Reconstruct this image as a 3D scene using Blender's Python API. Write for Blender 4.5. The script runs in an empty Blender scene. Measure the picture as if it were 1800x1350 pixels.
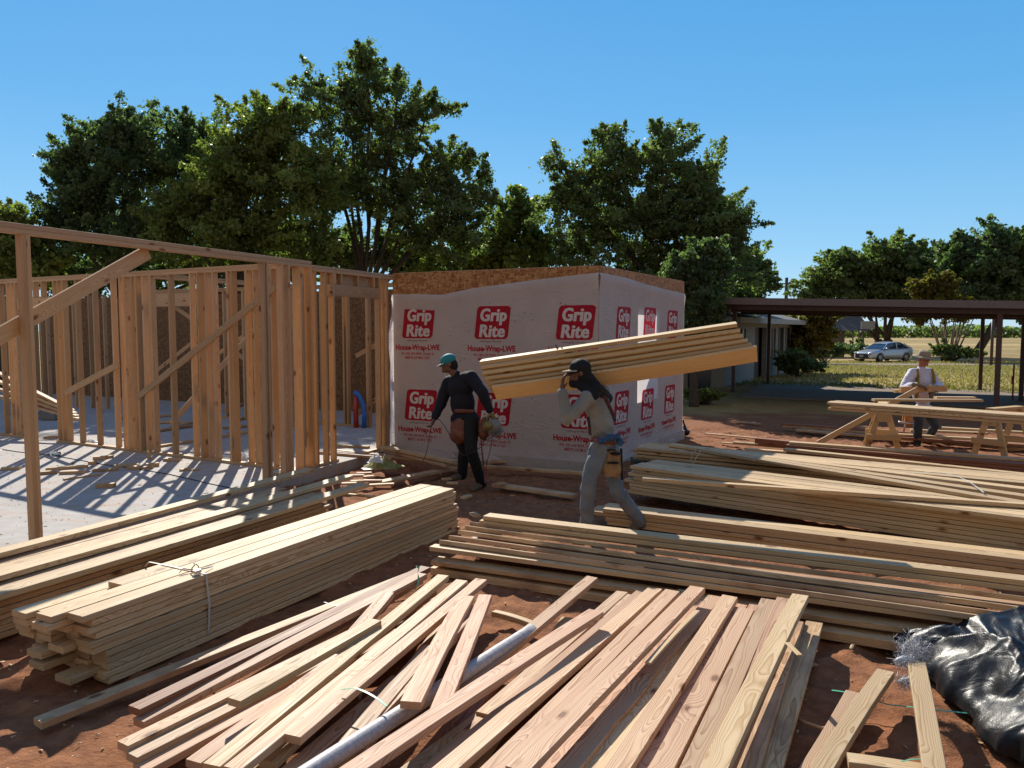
import bpy, bmesh, math, random
import numpy as np
from mathutils import Vector, Matrix, noise
from mathutils.bvhtree import BVHTree
R = math.radians
C = bpy.context.scene.collection
# ---------------------------------------------------------------- camera
F = 1350.0
PITCH = math.atan(95 / F)
EYE = Vector((0, 0, 2.0))
cam_d = bpy.data.cameras.new('camera'); cam = bpy.data.objects.new('camera', cam_d); C.objects.link(cam)
cam_d.sensor_width = 36.0; cam_d.lens = 36.0 * F / 1800.0
cam_d.clip_start = 0.05; cam_d.clip_end = 5000
cam.location = EYE; cam.rotation_euler = (math.pi / 2 - PITCH, 0, 0)
bpy.context.scene.camera = cam
# ---------------------------------------------------------------- world and sun
SUN_EL, SUN_AZ = 35.5, -15.0          # azimuth: degrees right of straight ahead (+Y)
w = bpy.data.worlds.new("World"); bpy.context.scene.world = w; w.use_nodes = True
nt = w.node_tree; bg = nt.nodes['Background']
sky = nt.nodes.new('ShaderNodeTexSky'); sky.sky_type = 'NISHITA'; sky.sun_disc = False
sky.sun_elevation = R(SUN_EL); sky.sun_rotation = R(SUN_AZ)
sky.air_density = 1.0; sky.dust_density = 0.15; sky.ozone_density = 2.2; sky.altitude = 300
tc = nt.nodes.new('ShaderNodeTexCoord'); sx_ = nt.nodes.new('ShaderNodeSeparateXYZ'); nt.links.new(tc.outputs['Generated'], sx_.inputs[0])
rp = nt.nodes.new('ShaderNodeValToRGB'); nt.links.new(sx_.outputs[2], rp.inputs[0]); e_ = rp.color_ramp.elements
e_[0].position = 0.0; e_[0].color = (3.8, 6.1, 8.0, 1); e_[1].position = 1.0; e_[1].color = (0.3, 1.5, 4.6, 1)
for p_, c_ in ((0.10, (2.1, 5.0, 7.9, 1)), (0.26, (0.9, 3.8, 7.4, 1)), (0.48, (0.35, 2.9, 6.8, 1))):
    q_ = e_.new(p_); q_.color = c_
mx_ = nt.nodes.new('ShaderNodeMix'); mx_.data_type = 'RGBA'; mx_.inputs[0].default_value = 0.80
nt.links.new(sky.outputs[0], mx_.inputs[6]); nt.links.new(rp.outputs[0], mx_.inputs[7])
# neutral sky colour added behind the camera as fill light for shaded faces
mr_ = nt.nodes.new('ShaderNodeMapRange'); nt.links.new(sx_.outputs[1], mr_.inputs[0]); mr_.inputs[1].default_value = 0.15; mr_.inputs[2].default_value = -0.5
m2_ = nt.nodes.new('ShaderNodeMix'); m2_.data_type = 'RGBA'; nt.links.new(mr_.outputs[0], m2_.inputs[0])
nt.links.new(mx_.outputs[2], m2_.inputs[6]); m2_.inputs[7].default_value = (2.8, 2.8, 3.0, 1)
nt.links.new(m2_.outputs[2], bg.inputs[0]); bg.inputs[1].default_value = 0.09
sun_d = bpy.data.lights.new('sun', 'SUN'); sun_d.energy = 5.0; sun_d.angle = R(0.53); sun_d.color = (1.0, 0.94, 0.83)
sun = bpy.data.objects.new('sun', sun_d); C.objects.link(sun)
sd = Vector((math.sin(R(SUN_AZ)) * math.cos(R(SUN_EL)), math.cos(R(SUN_AZ)) * math.cos(R(SUN_EL)), math.sin(R(SUN_EL))))
sun.rotation_euler = sd.to_track_quat('Z', 'Y').to_euler(); sun.location = sd * 60
sc = bpy.context.scene
sc.view_settings.view_transform = 'Standard'; sc.view_settings.look = 'None'
sc.view_settings.exposure = 0.38; sc.view_settings.gamma = 1.0
sc.cycles.max_bounces = 8; sc.cycles.diffuse_bounces = 4; sc.cycles.transmission_bounces = 6; sc.cycles.transparent_max_bounces = 8
sc.cycles.sample_clamp_indirect = 6.0; sc.cycles.caustics_reflective = False; sc.cycles.caustics_refractive = False

# ---------------------------------------------------------------- pixel helpers (1800 x 1350 photograph)
cp, sp = math.cos(PITCH), math.sin(PITCH)
def ray(px, py):
    x = (px - 900) / F; u = (675 - py) / F
    return Vector((x, cp + u * sp, u * cp - sp))
def P(px, py, z):
    d = ray(px, py); return EYE + d * ((z - EYE.z) / d.z)
def D(px, py, Y):
    d = ray(px, py); return EYE + d * (Y / d.y)
def sm(a, b, x):
    t = min(1, max(0, (x - a) / (b - a))); return t * t * (3 - 2 * t)
def gz(x, y):
    return -0.36 * sm(27, 60, y)
def G(px, py):                                     # point on the far terrain
    p = P(px, py, 0)
    for _ in range(6): p = P(px, py, gz(p.x, p.y))
    return p

# ---------------------------------------------------------------- object helpers
def tag(o, label=None, cat=None, group=None, kind=None):
    if label: o['label'] = label
    if cat: o['category'] = cat; o['kind'] = 'thing'
    if group: o['group'] = group
    if kind: o['kind'] = kind
    return o
def empty(name, label, cat, loc=(0, 0, 0), rz=0, group=None):
    o = bpy.data.objects.new(name, None); C.objects.link(o); o.location = loc; o.rotation_euler = (0, 0, rz)
    o.empty_display_size = 0.1
    return tag(o, label, cat, group)
def link(name, me, parent=None, world=False):
    o = bpy.data.objects.new(name, me); C.objects.link(o)
    if parent is not None:
        o.parent = parent
        if world:
            o.matrix_parent_inverse = wm(parent).inverted()
    return o
def wm(o):
    m = o.matrix_basis.copy()
    return m if o.parent is None else wm(o.parent) @ o.matrix_parent_inverse @ m
def mesh(name, verts, faces, mat=None, parent=None, world=False, smooth=False):
    me = bpy.data.meshes.new(name); me.from_pydata([tuple(v) for v in verts], [], faces); me.update()
    mats = mat if isinstance(mat, (list, tuple)) else [mat]
    for m in mats:
        if m: me.materials.append(m)
    if smooth: me.polygons.foreach_set('use_smooth', [True] * len(me.polygons))
    return link(name, me, parent, world)
class MB:
    """collects shapes into one mesh"""
    def __init__(s): s.v = []; s.f = []; s.mi = []; s.sm = []
    def add(s, vs, fs, mi=0, sm=False):
        b = len(s.v); s.v += [Vector(v) for v in vs]; s.f += [tuple(i + b for i in f) for f in fs]
        s.mi += [mi] * len(fs); s.sm += [sm] * len(fs)
    def box(s, c, size, rot=None, mi=0, ch=0.0):
        c = Vector(c); hx, hy, hz = [k / 2 for k in size]
        vs = [Vector((x * hx, y * hy, z * hz)) for x in (-1, 1) for y in (-1, 1) for z in (-1, 1)]
        if rot is not None: vs = [rot @ v for v in vs]
        s.add([v + c for v in vs], [(0, 1, 3, 2), (4, 6, 7, 5), (0, 4, 5, 1), (2, 3, 7, 6), (0, 2, 6, 4), (1, 5, 7, 3)], mi)
    def bar(s, p, q, w, t, up=Vector((0, 0, 1)), mi=0):
        """bar from p to q, w across (perpendicular to up), t along up"""
        p, q = Vector(p), Vector(q); d = (q - p); L = d.length; d.normalize()
        y = up.cross(d)
        if y.length < 1e-4: y = Vector((1, 0, 0)).cross(d)
        y.normalize(); z = d.cross(y)
        s.box((p + q) / 2, (L, w, t), Matrix((d, y, z)).transposed(), mi)
    def tube(s, pts, rad, n=8, mi=0, cap=True, sm=True):
        pts = [Vector(p) for p in pts]; k = len(pts)
        rads = rad if isinstance(rad, (list, tuple)) else [rad] * k
        vs = []; prev = None
        for i, p in enumerate(pts):
            t = (pts[min(i + 1, k - 1)] - pts[max(i - 1, 0)]).normalized()
            if prev is None:
                a = Vector((0, 0, 1)) if abs(t.z) < 0.9 else Vector((1, 0, 0)); x = t.cross(a).normalized()
            else:
                x = (prev - t * prev.dot(t)).normalized()
            prev = x; y = t.cross(x)
            for j in range(n):
                a = 2 * math.pi * j / n; vs.append(p + (x * math.cos(a) + y * math.sin(a)) * rads[i])
        fs = [(i * n + j, i * n + (j + 1) % n, (i + 1) * n + (j + 1) % n, (i + 1) * n + j) for i in range(k - 1) for j in range(n)]
        if cap: fs += [tuple(range(n - 1, -1, -1)), tuple((k - 1) * n + j for j in range(n))]
        s.add(vs, fs, mi, sm)
    def ell(s, c, r, rot=None, nu=16, nv=10, mi=0):
        c = Vector(c); vs = []
        for i in range(1, nv):
            th = math.pi * i / nv
            for j in range(nu):
                ph = 2 * math.pi * j / nu
                v = Vector((r[0] * math.sin(th) * math.cos(ph), r[1] * math.sin(th) * math.sin(ph), r[2] * math.cos(th)))
                vs.append(v)
        vs += [Vector((0, 0, r[2])), Vector((0, 0, -r[2]))]
        if rot is not None: vs = [rot @ v for v in vs]
        fs = []
        for i in range(nv - 2):
            for j in range(nu):
                a, b = i * nu + j, i * nu + (j + 1) % nu
                fs.append((a, a + nu, b + nu, b))
        T, B = (nv - 1) * nu, (nv - 1) * nu + 1
        for j in range(nu):
            fs.append((T, j, (j + 1) % nu)); fs.append((B, (nv - 2) * nu + (j + 1) % nu, (nv - 2) * nu + j))
        s.add([v + c for v in vs], fs, mi, True)
    def caps(s, p, q, r0, r1, n=14):
        p, q = Vector(p), Vector(q); s.ell(p, (r0, r0, r0), nu=n, nv=8); s.ell(q, (r1, r1, r1), nu=n, nv=8)
        if (q - p).length > 1e-5: s.tube([p, q], [r0, r1], n=n)
    def prism(s, poly, z0, z1, mi=0):
        n = len(poly); vs = [(p[0], p[1], z0) for p in poly] + [(p[0], p[1], z1) for p in poly]
        s.add(vs, [tuple(range(n - 1, -1, -1)), tuple(range(n, 2 * n))] + [(i, (i + 1) % n, n + (i + 1) % n, n + i) for i in range(n)], mi)
    def build(s, name, mat, parent=None, world=False):
        o = mesh(name, s.v, s.f, mat, parent, world)
        o.data.polygons.foreach_set('material_index', s.mi); o.data.polygons.foreach_set('use_smooth', s.sm); o.data.update()
        return o

# ---------------------------------------------------------------- materials
class NT:
    def __init__(s, name):
        s.m = bpy.data.materials.new(name); s.m.use_nodes = True; s.t = s.m.node_tree; s.n = s.t.nodes; s.b = s.n['Principled BSDF']
        s.out = s.n['Material Output']
    def node(s, typ, **k):
        x = s.n.new(typ)
        for a, v in k.items():
            if a.startswith('i_'):
                key = a[2:]; key = int(key) if key.isdigit() else key.replace('_', ' '); s.set(x.inputs[key], v)
            else: setattr(x, a, v)
        return x
    def set(s, sock, v):
        if hasattr(v, 'links') or isinstance(v, bpy.types.NodeSocket): s.t.links.new(v, sock)
        else: sock.default_value = v
    def math(s, op, a, b=None, clamp=False):
        x = s.n.new('ShaderNodeMath'); x.operation = op; x.use_clamp = clamp; s.set(x.inputs[0], a)
        if b is not None: s.set(x.inputs[1], b)
        return x.outputs[0]
    def mix(s, f, a, b, blend='MIX'):
        x = s.n.new('ShaderNodeMix'); x.data_type = 'RGBA'; x.blend_type = blend
        s.set(x.inputs[0], f); s.set(x.inputs[6], a); s.set(x.inputs[7], b); return x.outputs[2]
    def noise(s, vec, scale, detail=4, rough=0.55, dist=0.0, out=0):
        x = s.n.new('ShaderNodeTexNoise'); s.set(x.inputs['Vector'], vec); x.inputs['Scale'].default_value = scale
        x.inputs['Detail'].default_value = detail; x.inputs['Roughness'].default_value = rough; x.inputs['Distortion'].default_value = dist
        return x.outputs[out]
    def ramp(s, f, stops, interp='LINEAR'):
        x = s.n.new('ShaderNodeValToRGB'); s.set(x.inputs[0], f); x.color_ramp.interpolation = interp
        e = x.color_ramp.elements
        while len(e) > 1: e.remove(e[-1])
        e[0].position, e[0].color = stops[0][0], c4(stops[0][1])
        for p_, c_ in stops[1:]:
            q = e.new(p_); q.color = c4(c_)
        return x.outputs[0]
    def maprange(s, v, a, b, c=0.0, d=1.0):
        x = s.n.new('ShaderNodeMapRange'); s.set(x.inputs[0], v)
        for i, k in enumerate((a, b, c, d)): x.inputs[i + 1].default_value = k
        return x.outputs[0]
    def vscale(s, v, sc, off=None):
        x = s.n.new('ShaderNodeVectorMath'); x.operation = 'MULTIPLY_ADD'; s.set(x.inputs[0], v); x.inputs[1].default_value = sc
        if off is not None: s.set(x.inputs[2], off)
        return x.outputs[0]
    def bump(s, h, strength=0.3, dist=0.01):
        x = s.n.new('ShaderNodeBump'); s.set(x.inputs['Height'], h); x.inputs['Strength'].default_value = strength
        x.inputs['Distance'].default_value = dist; s.t.links.new(x.outputs[0], s.b.inputs['Normal']); return x.outputs[0]
    def obj(s): return s.node('ShaderNodeTexCoord').outputs['Object']
    def pos(s): return s.node('ShaderNodeNewGeometry').outputs['Position']
    def rand(s): return s.node('ShaderNodeObjectInfo').outputs['Random']
    def base(s, c, rough=0.6, metal=0.0, spec=None):
        s.set(s.b.inputs['Base Color'], c4(c) if isinstance(c, tuple) else c); s.set(s.b.inputs['Roughness'], rough)
        s.b.inputs['Metallic'].default_value = metal
        if spec is not None: s.b.inputs['Specular IOR Level'].default_value = spec
        return s.m
def c4(c): return tuple(c) + (1.0,) if len(c) == 3 else tuple(c)

def wood(name, stops, pink=None, rough=0.62, knot=1.0, dirt=0.0):
    """sawn softwood: growth rings bent round knots, long fibres, a tone for every board"""
    s = NT(name); o = s.obj(); rnd = s.rand()
    off = s.node('ShaderNodeCombineXYZ', i_0=s.math('MULTIPLY', rnd, 91.0), i_1=s.math('MULTIPLY', rnd, 37.0), i_2=s.math('MULTIPLY', rnd, 53.0)).outputs[0]
    p = s.node('ShaderNodeVectorMath', operation='ADD'); s.set(p.inputs[0], o); s.set(p.inputs[1], off); p = p.outputs[0]
    # knots: one cell in about 40 cm
    kv = s.node('ShaderNodeTexVoronoi', feature='F1'); s.set(kv.inputs['Vector'], s.vscale(p, (1.0, 2.1, 2.1))); kv.inputs['Scale'].default_value = 2.6
    kd = kv.outputs['Distance']
    pull = s.math('MULTIPLY', s.maprange(kd, 0.0, 0.42, 1.0, 0.0), 0.028)
    wob = s.math('MULTIPLY', s.noise(s.vscale(p, (0.9, 3.0, 3.0)), 1.0, 3), 0.07)
    sep = s.node('ShaderNodeSeparateXYZ'); s.set(sep.inputs[0], o)
    cy = s.math('MULTIPLY_ADD', rnd, 0.10); s.t.nodes[-1].inputs[2].default_value = -0.05
    y = s.math('ADD', sep.outputs[1], cy)
    z = s.math('ADD', sep.outputs[2], s.math('ADD', s.math('MULTIPLY', s.math('FRACT', s.math('MULTIPLY', rnd, 17.3)), 0.07), 0.012))
    rr = s.math('SQRT', s.math('ADD', s.math('MULTIPLY', y, y), s.math('MULTIPLY', z, z)))
    rr = s.math('ADD', s.math('ADD', rr, wob), pull)
    ring = s.math('FRACT', s.math('MULTIPLY', rr, 150.0))
    ring = s.math('POWER', ring, 2.2)
    fib = s.noise(s.vscale(p, (2.0, 160.0, 160.0)), 1.0, 3, 0.6)
    blot = s.noise(s.vscale(p, (1.2, 7.0, 7.0)), 1.0, 3, 0.5)
    f = s.math('ADD', s.math('MULTIPLY', ring, 0.46), s.math('ADD', s.math('MULTIPLY', fib, 0.30), s.math('MULTIPLY', blot, 0.42)))
    col = s.ramp(f, stops)
    r2 = s.math('FRACT', s.math('MULTIPLY', rnd, 7.77))
    if pink: col = s.mix(s.maprange(r2, 0.25, 1.0, 0.0, 1.0), col, s.ramp(f, pink))
    r3 = s.math('FRACT', s.math('MULTIPLY', rnd, 23.1))
    g = s.maprange(r3, 0, 1, 0.74, 1.1)
    col = s.mix(1.0, col, s.node('ShaderNodeCombineXYZ', i_0=g, i_1=g, i_2=g).outputs[0], 'MULTIPLY')
    if knot:
        kc = s.ramp(kd, [(0.0, (0.12, 0.05, 0.025)), (0.05, (0.22, 0.11, 0.055)), (0.075, (0.13, 0.06, 0.03)), (0.085, (0.55, 0.36, 0.22)), (0.16, (1, 1, 1))])
        col = s.mix(0.86 * knot, col, kc, 'MULTIPLY')
    if dirt:
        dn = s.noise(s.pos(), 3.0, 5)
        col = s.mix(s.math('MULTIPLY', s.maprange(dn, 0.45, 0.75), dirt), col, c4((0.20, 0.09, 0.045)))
    st = s.noise(s.vscale(p, (0.5, 60.0, 60.0)), 1.0, 2)
    col = s.mix(s.math('MULTIPLY', s.maprange(st, 0.62, 0.72), 0.35), col, c4((0.30, 0.17, 0.08)))
    s.base(col, s.maprange(fib, 0.3, 0.7, rough - 0.1, rough + 0.1), 0, 0.35)
    s.bump(s.math('ADD', s.math('MULTIPLY', fib, 0.6), s.math('MULTIPLY', ring, 0.25)), 0.35, 0.0012)
    return s.m
M = {}
PALE = [(0.20, (0.68, 0.505, 0.30)), (0.5, (0.58, 0.40, 0.215)), (0.72, (0.45, 0.28, 0.12)), (0.9, (0.33, 0.18, 0.07))]
PINK = [(0.20, (0.64, 0.44, 0.27)), (0.5, (0.53, 0.325, 0.18)), (0.72, (0.40, 0.215, 0.11)), (0.9, (0.28, 0.13, 0.06))]
M['pale'] = wood('pale_pine', PALE)
M['pink'] = wood('pinkish_fir', PALE, PINK)
M['stud'] = wood('stud_fir', [(0.18, (0.60, 0.40, 0.21)), (0.5, (0.52, 0.31, 0.15)), (0.85, (0.38, 0.20, 0.085))], PINK)
M['fir'] = wood('rosy_fir', [(0.20, (0.66, 0.465, 0.29)), (0.5, (0.56, 0.355, 0.205)), (0.72, (0.42, 0.235, 0.125)), (0.9, (0.30, 0.145, 0.07))], [(0.20, (0.62, 0.385, 0.25)), (0.5, (0.53, 0.29, 0.175)), (0.72, (0.38, 0.185, 0.10)), (0.9, (0.26, 0.11, 0.055))])
M['gold'] = wood('warm_yellow_board', [(0.18, (0.68, 0.50, 0.26)), (0.5, (0.60, 0.41, 0.19)), (0.85, (0.45, 0.27, 0.10))])
M['redwood'] = wood('reddish_board', [(0.18, (0.36, 0.17, 0.09)), (0.5, (0.28, 0.12, 0.06)), (0.85, (0.17, 0.06, 0.03))], knot=0.6)
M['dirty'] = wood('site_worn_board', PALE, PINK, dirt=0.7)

def simple(name, col, rough=0.6, metal=0.0, var=0.12, nscale=8, bump=0.0, bscale=60, spec=None):
    s = NT(name); p = s.obj()
    n = s.noise(p, nscale, 4)
    lo = tuple(k * (1 - var) for k in col); hi = tuple(min(1, k * (1 + var)) for k in col)
    s.base(s.mix(s.maprange(n, 0.3, 0.7), c4(lo), c4(hi)), rough, metal, spec)
    if bump: s.bump(s.noise(p, bscale, 4), bump, 0.01)
    return s.m

def soil():
    s = NT('red_sandy_soil'); p = s.pos()
    n1 = s.noise(p, 0.9, 6, 0.6); n2 = s.noise(p, 9, 6, 0.65); n3 = s.noise(p, 60, 4, 0.7)
    dirt = s.ramp(s.math('ADD', s.math('MULTIPLY', n1, 0.5), s.math('MULTIPLY', n2, 0.5)),
                  [(0.3, (0.12, 0.045, 0.022)), (0.5, (0.235, 0.095, 0.045)), (0.7, (0.40, 0.18, 0.085))])
    dirt = s.mix(s.maprange(n3, 0.35, 0.7), dirt, c4((0.27, 0.135, 0.07)), 'MIX')
    dirt2 = s.mix(0.55, dirt, s.ramp(n2, [(0.3, (0.14, 0.05, 0.024)), (0.7, (0.40, 0.165, 0.072))]))
    # dry grass further off
    g1 = s.noise(p, 0.35, 5, 0.6); g2 = s.noise(s.vscale(p, (1, 0.5, 1)), 5, 5, 0.7); g3 = s.noise(s.vscale(p, (0.25, 1.0, 1)), 0.045, 4, 0.6)
    gr = s.ramp(s.math('ADD', s.math('MULTIPLY', g1, 0.5), s.math('MULTIPLY', g2, 0.5)),
                [(0.32, (0.16, 0.12, 0.04)), (0.48, (0.28, 0.20, 0.08)), (0.66, (0.42, 0.30, 0.14))])
    gr = s.mix(s.maprange(g3, 0.5, 0.62), gr, c4((0.46, 0.33, 0.15)))
    gr = s.mix(s.math('MULTIPLY', s.maprange(g3, 0.47, 0.36), 0.6), gr, c4((0.17, 0.17, 0.05)))
    sep = s.node('ShaderNodeSeparateXYZ'); s.set(sep.inputs[0], p)
    yy = s.math('ADD', sep.outputs[1], s.math('MULTIPLY', s.math('SUBTRACT', n1, 0.5), 5.0))
    mask = s.maprange(yy, 17.5, 19.0)
    side = s.maprange(s.math('SUBTRACT', s.math('MULTIPLY', sep.outputs[1], 1.0), s.math('MULTIPLY', sep.outputs[0], 1.0)), 26, 30)
    mask = s.math('MAXIMUM', mask, s.math('MULTIPLY', side, 0.8))
    s.base(s.mix(mask, dirt2, gr), 0.95, 0, 0.15)
    h = s.math('ADD', s.math('MULTIPLY', n2, 1.0), s.math('MULTIPLY', n3, 0.35))
    s.bump(h, 0.8, 0.03)
    return s.m
def concrete(name, base=(0.41, 0.375, 0.345), stain=(0.42, 0.25, 0.15), st=0.6):
    s = NT(name); p = s.pos()
    a = s.noise(p, 0.8, 6, 0.6); b = s.noise(p, 6, 6, 0.65); c = s.noise(p, 70, 3, 0.6)
    tr = s.noise(s.vscale(p, (1.2, 5.0, 1.0)), 1.3, 5, 0.6, 0.6)
    col = s.mix(s.maprange(b, 0.3, 0.7), c4(tuple(k * 0.84 for k in base)), c4(tuple(k * 1.1 for k in base)))
    col = s.mix(s.math('MULTIPLY', s.maprange(tr, 0.50, 0.68), st), col, c4(stain))
    col = s.mix(s.math('MULTIPLY', s.maprange(a, 0.52, 0.72), 0.45), col, c4(tuple(k * 0.75 for k in base)))
    col = s.mix(s.math('MULTIPLY', s.maprange(c, 0.55, 0.75), 0.25), col, c4((0.2, 0.17, 0.14)))
    s.base(col, 0.8, 0, 0.3); s.bump(s.math('ADD', b, s.math('MULTIPLY', c, 0.5)), 0.25, 0.006)
    return s.m
def osb(k=1.0, nm='strand_board'):
    s = NT(nm); o = s.obj()
    v1 = s.node('ShaderNodeTexVoronoi', feature='F1'); s.set(v1.inputs['Vector'], s.vscale(o, (14, 14, 5.0))); v1.inputs['Scale'].default_value = 3.0; v1.inputs['Randomness'].default_value = 1
    v2 = s.node('ShaderNodeTexVoronoi', feature='F1'); s.set(v2.inputs['Vector'], s.vscale(o, (6, 6, 16.0))); v2.inputs['Scale'].default_value = 3.0
    g = s.node('ShaderNodeSeparateColor'); s.set(g.inputs[0], v1.outputs['Color'])
    g2 = s.node('ShaderNodeSeparateColor'); s.set(g2.inputs[0], v2.outputs['Color'])
    pick = s.math('GREATER_THAN', g2.outputs[1], 0.55)
    val = s.math('ADD', s.math('MULTIPLY', g.outputs[0], s.math('SUBTRACT', 1.0, pick)), s.math('MULTIPLY', g2.outputs[0], pick))
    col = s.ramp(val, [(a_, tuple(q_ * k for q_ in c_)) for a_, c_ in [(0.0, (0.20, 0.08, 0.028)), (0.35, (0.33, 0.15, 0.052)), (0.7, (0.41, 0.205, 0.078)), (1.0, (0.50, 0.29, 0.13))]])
    s.base(col, 0.7, 0, 0.3); s.bump(val, 0.5, 0.002)
    return s.m
M['soil'] = soil(); M['slab'] = concrete('slab_concrete'); M['osb'] = osb(); M['osb_shaded'] = osb(0.5, 'shaded_strand_board')  # rear wall's strand board copy: shade of its unlit side put into the colour
M['paving'] = concrete('paving_concrete', (0.26, 0.20, 0.15), (0.24, 0.15, 0.09), 0.6)
def translucent(name, col, amt, rough=0.5, bumpsc=None, bstr=0.3, var=0.05, fine=False):
    s = NT(name); o = s.obj()
    n = s.noise(o, 2.2, 4)
    c = s.mix(s.maprange(n, 0.3, 0.7), c4(tuple(k * (1 - var) for k in col)), c4(tuple(min(1, k * (1 + var)) for k in col)))
    s.base(c, rough, 0, 0.3)
    tr = s.node('ShaderNodeBsdfTranslucent'); s.set(tr.inputs[0], c)
    mx = s.node('ShaderNodeMixShader'); mx.inputs[0].default_value = amt
    s.t.links.new(s.b.outputs[0], mx.inputs[1]); s.t.links.new(tr.outputs[0], mx.inputs[2]); s.t.links.new(mx.outputs[0], s.out.inputs[0])
    if bumpsc:
        h = s.noise(s.vscale(o, bumpsc), 1.0, 4, 0.5, 0.8)
        rg = s.math('ABSOLUTE', s.math('SUBTRACT', s.noise(s.vscale(o, (1.6, 1.6, 3.4)), 1.0, 2, 0.5, 1.5), 0.5))
        h = s.math('ADD', h, s.math('MULTIPLY', s.maprange(rg, 0.0, 0.035, 1.0, 0.0), 0.22))
        if fine: h = s.math('ADD', h, s.math('MULTIPLY', s.noise(s.vscale(o, (220, 220, 220)), 1.0, 2), 0.05))
        nb = s.bump(h, bstr, 0.03); s.t.links.new(nb, tr.inputs['Normal'])
    return s.m
M['wrap'] = translucent('house_wrap_sheet', (0.80, 0.76, 0.755), 0.52, 0.55, (2.6, 2.6, 1.3), 0.6, 0.04, True)
M['print_red'] = translucent('wrap_print_red', (0.60, 0.018, 0.045), 0.5, 0.5, (2.2, 2.2, 0.9), 0.35)
M['print_white'] = translucent('wrap_print_white', (0.86, 0.82, 0.80), 0.45, 0.55)
M['print_grey'] = translucent('wrap_print_faint', (0.30, 0.10, 0.13), 0.36, 0.55)

# ---------------------------------------------------------------- the setting
def ground():
    def axis(dense, coarse):
        return sorted(set([round(v, 4) for v in dense] + coarse))
    xs = axis(list(np.arange(-7.5, 8.01, 0.06)), [-900, -500, -300, -180, -110, -70, -45, -30, -22, -16, -12, -10, -9, -8, 8.5, 9.2, 10, 11, 12.5, 14, 16, 19, 22, 26, 30, 36, 45, 60, 80, 110, 180, 300, 500, 900])
    ys = axis(list(np.arange(2.2, 16.0, 0.06)), [-40, -15, -6, -2, 0.5, 1.5, 16.5, 17.2, 18, 19, 20, 21, 22, 24, 26, 28, 30, 33, 36, 40, 44, 48, 52, 56, 60, 70, 90, 120, 170, 250, 400, 700, 1200, 2200])
    xs = np.array(xs); ys = np.array(ys)
    verts = []
    for y in ys:
        for x in xs:
            z = gz(x, y)
            if -7.6 < x < 8.1 and 2.1 < y < 16.1:
                e = min(1, (x + 7.6) / 0.5, (8.1 - x) / 0.5, (y - 2.1) / 0.5, (16.1 - y) / 0.5)
                v = Vector((x, y, 0))
                h = noise.noise(v * 1.3) * 0.035 + noise.noise(v * 4.1 + Vector((9, 2, 0))) * 0.022
                r = abs(noise.noise(v * 2.7 + Vector((3, 7, 1))))
                h += (0.25 - r) * 0.05 + noise.noise(v * 11) * 0.016 + max(0, 0.16 - abs(noise.noise(v * 6.5 + Vector((1, 1, 4))))) * 0.10
                z += (h - 0.03) * e
            verts.append((x, y, z))
    nx, ny = len(xs), len(ys)
    faces = [(j * nx + i, j * nx + i + 1, (j + 1) * nx + i + 1, (j + 1) * nx + i) for j in range(ny - 1) for i in range(nx - 1)]
    o = mesh('ground', verts, faces, M['soil'], smooth=True)
    tag(o, kind='structure')
ground()
ZS, ZT = 0.13, 2.90            # top of slab, top of wall plates
def vpx(px):                    # horizontal direction of an image column
    d = ray(px, 580); return Vector((d.x, d.y, 0)).normalized()
def hit(a, b, px):              # where an image column meets the vertical plane a-b
    d = vpx(px); a = Vector((a[0], a[1], 0)); e = Vector((b[0], b[1], 0)) - a
    det = e.x * d.y - e.y * d.x
    t = (-a.x * d.y + a.y * d.x) / det
    return t * e.length, a + e * t
W1 = P(690, 480, ZT).xy; W2 = P(1053, 466, ZT).xy; W3 = P(1203, 494, ZT).xy
A0 = P(0, 392, ZT).xy; A1 = P(545, 462, ZT).xy
uu = (W3 - W2).normalized(); vv = Vector((-uu.y, uu.x))        # vv points left and back
K0 = W3; K1 = K0 + Vector((-0.895, 0.446)) * 21
A_1 = A0 - (A1 - A0).normalized() * 0.9
WALLEND = Vector(W1)
sl = MB()
Aw = (A1 - A0).normalized(); An = Vector((Aw.y, -Aw.x)) * 0.10   # outward (towards camera-right)
Wn = (W2 - W1).normalized(); Wn = Vector((Wn.y, -Wn.x)) * 0.05
poly = [A_1 + An - Aw * 1.5, Vector(W1) + An, W2 + Wn + uu * -0.03, W3 + Vector((uu.y, -uu.x)) * 0.05, K0 + uu * 0.06, K1 + uu * 0.2, K1 - uu * 14]
sl.prism([(p.x, p.y) for p in poly], -0.15, ZS)
tag(sl.build('house_slab', M['slab']), kind='structure')
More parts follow.
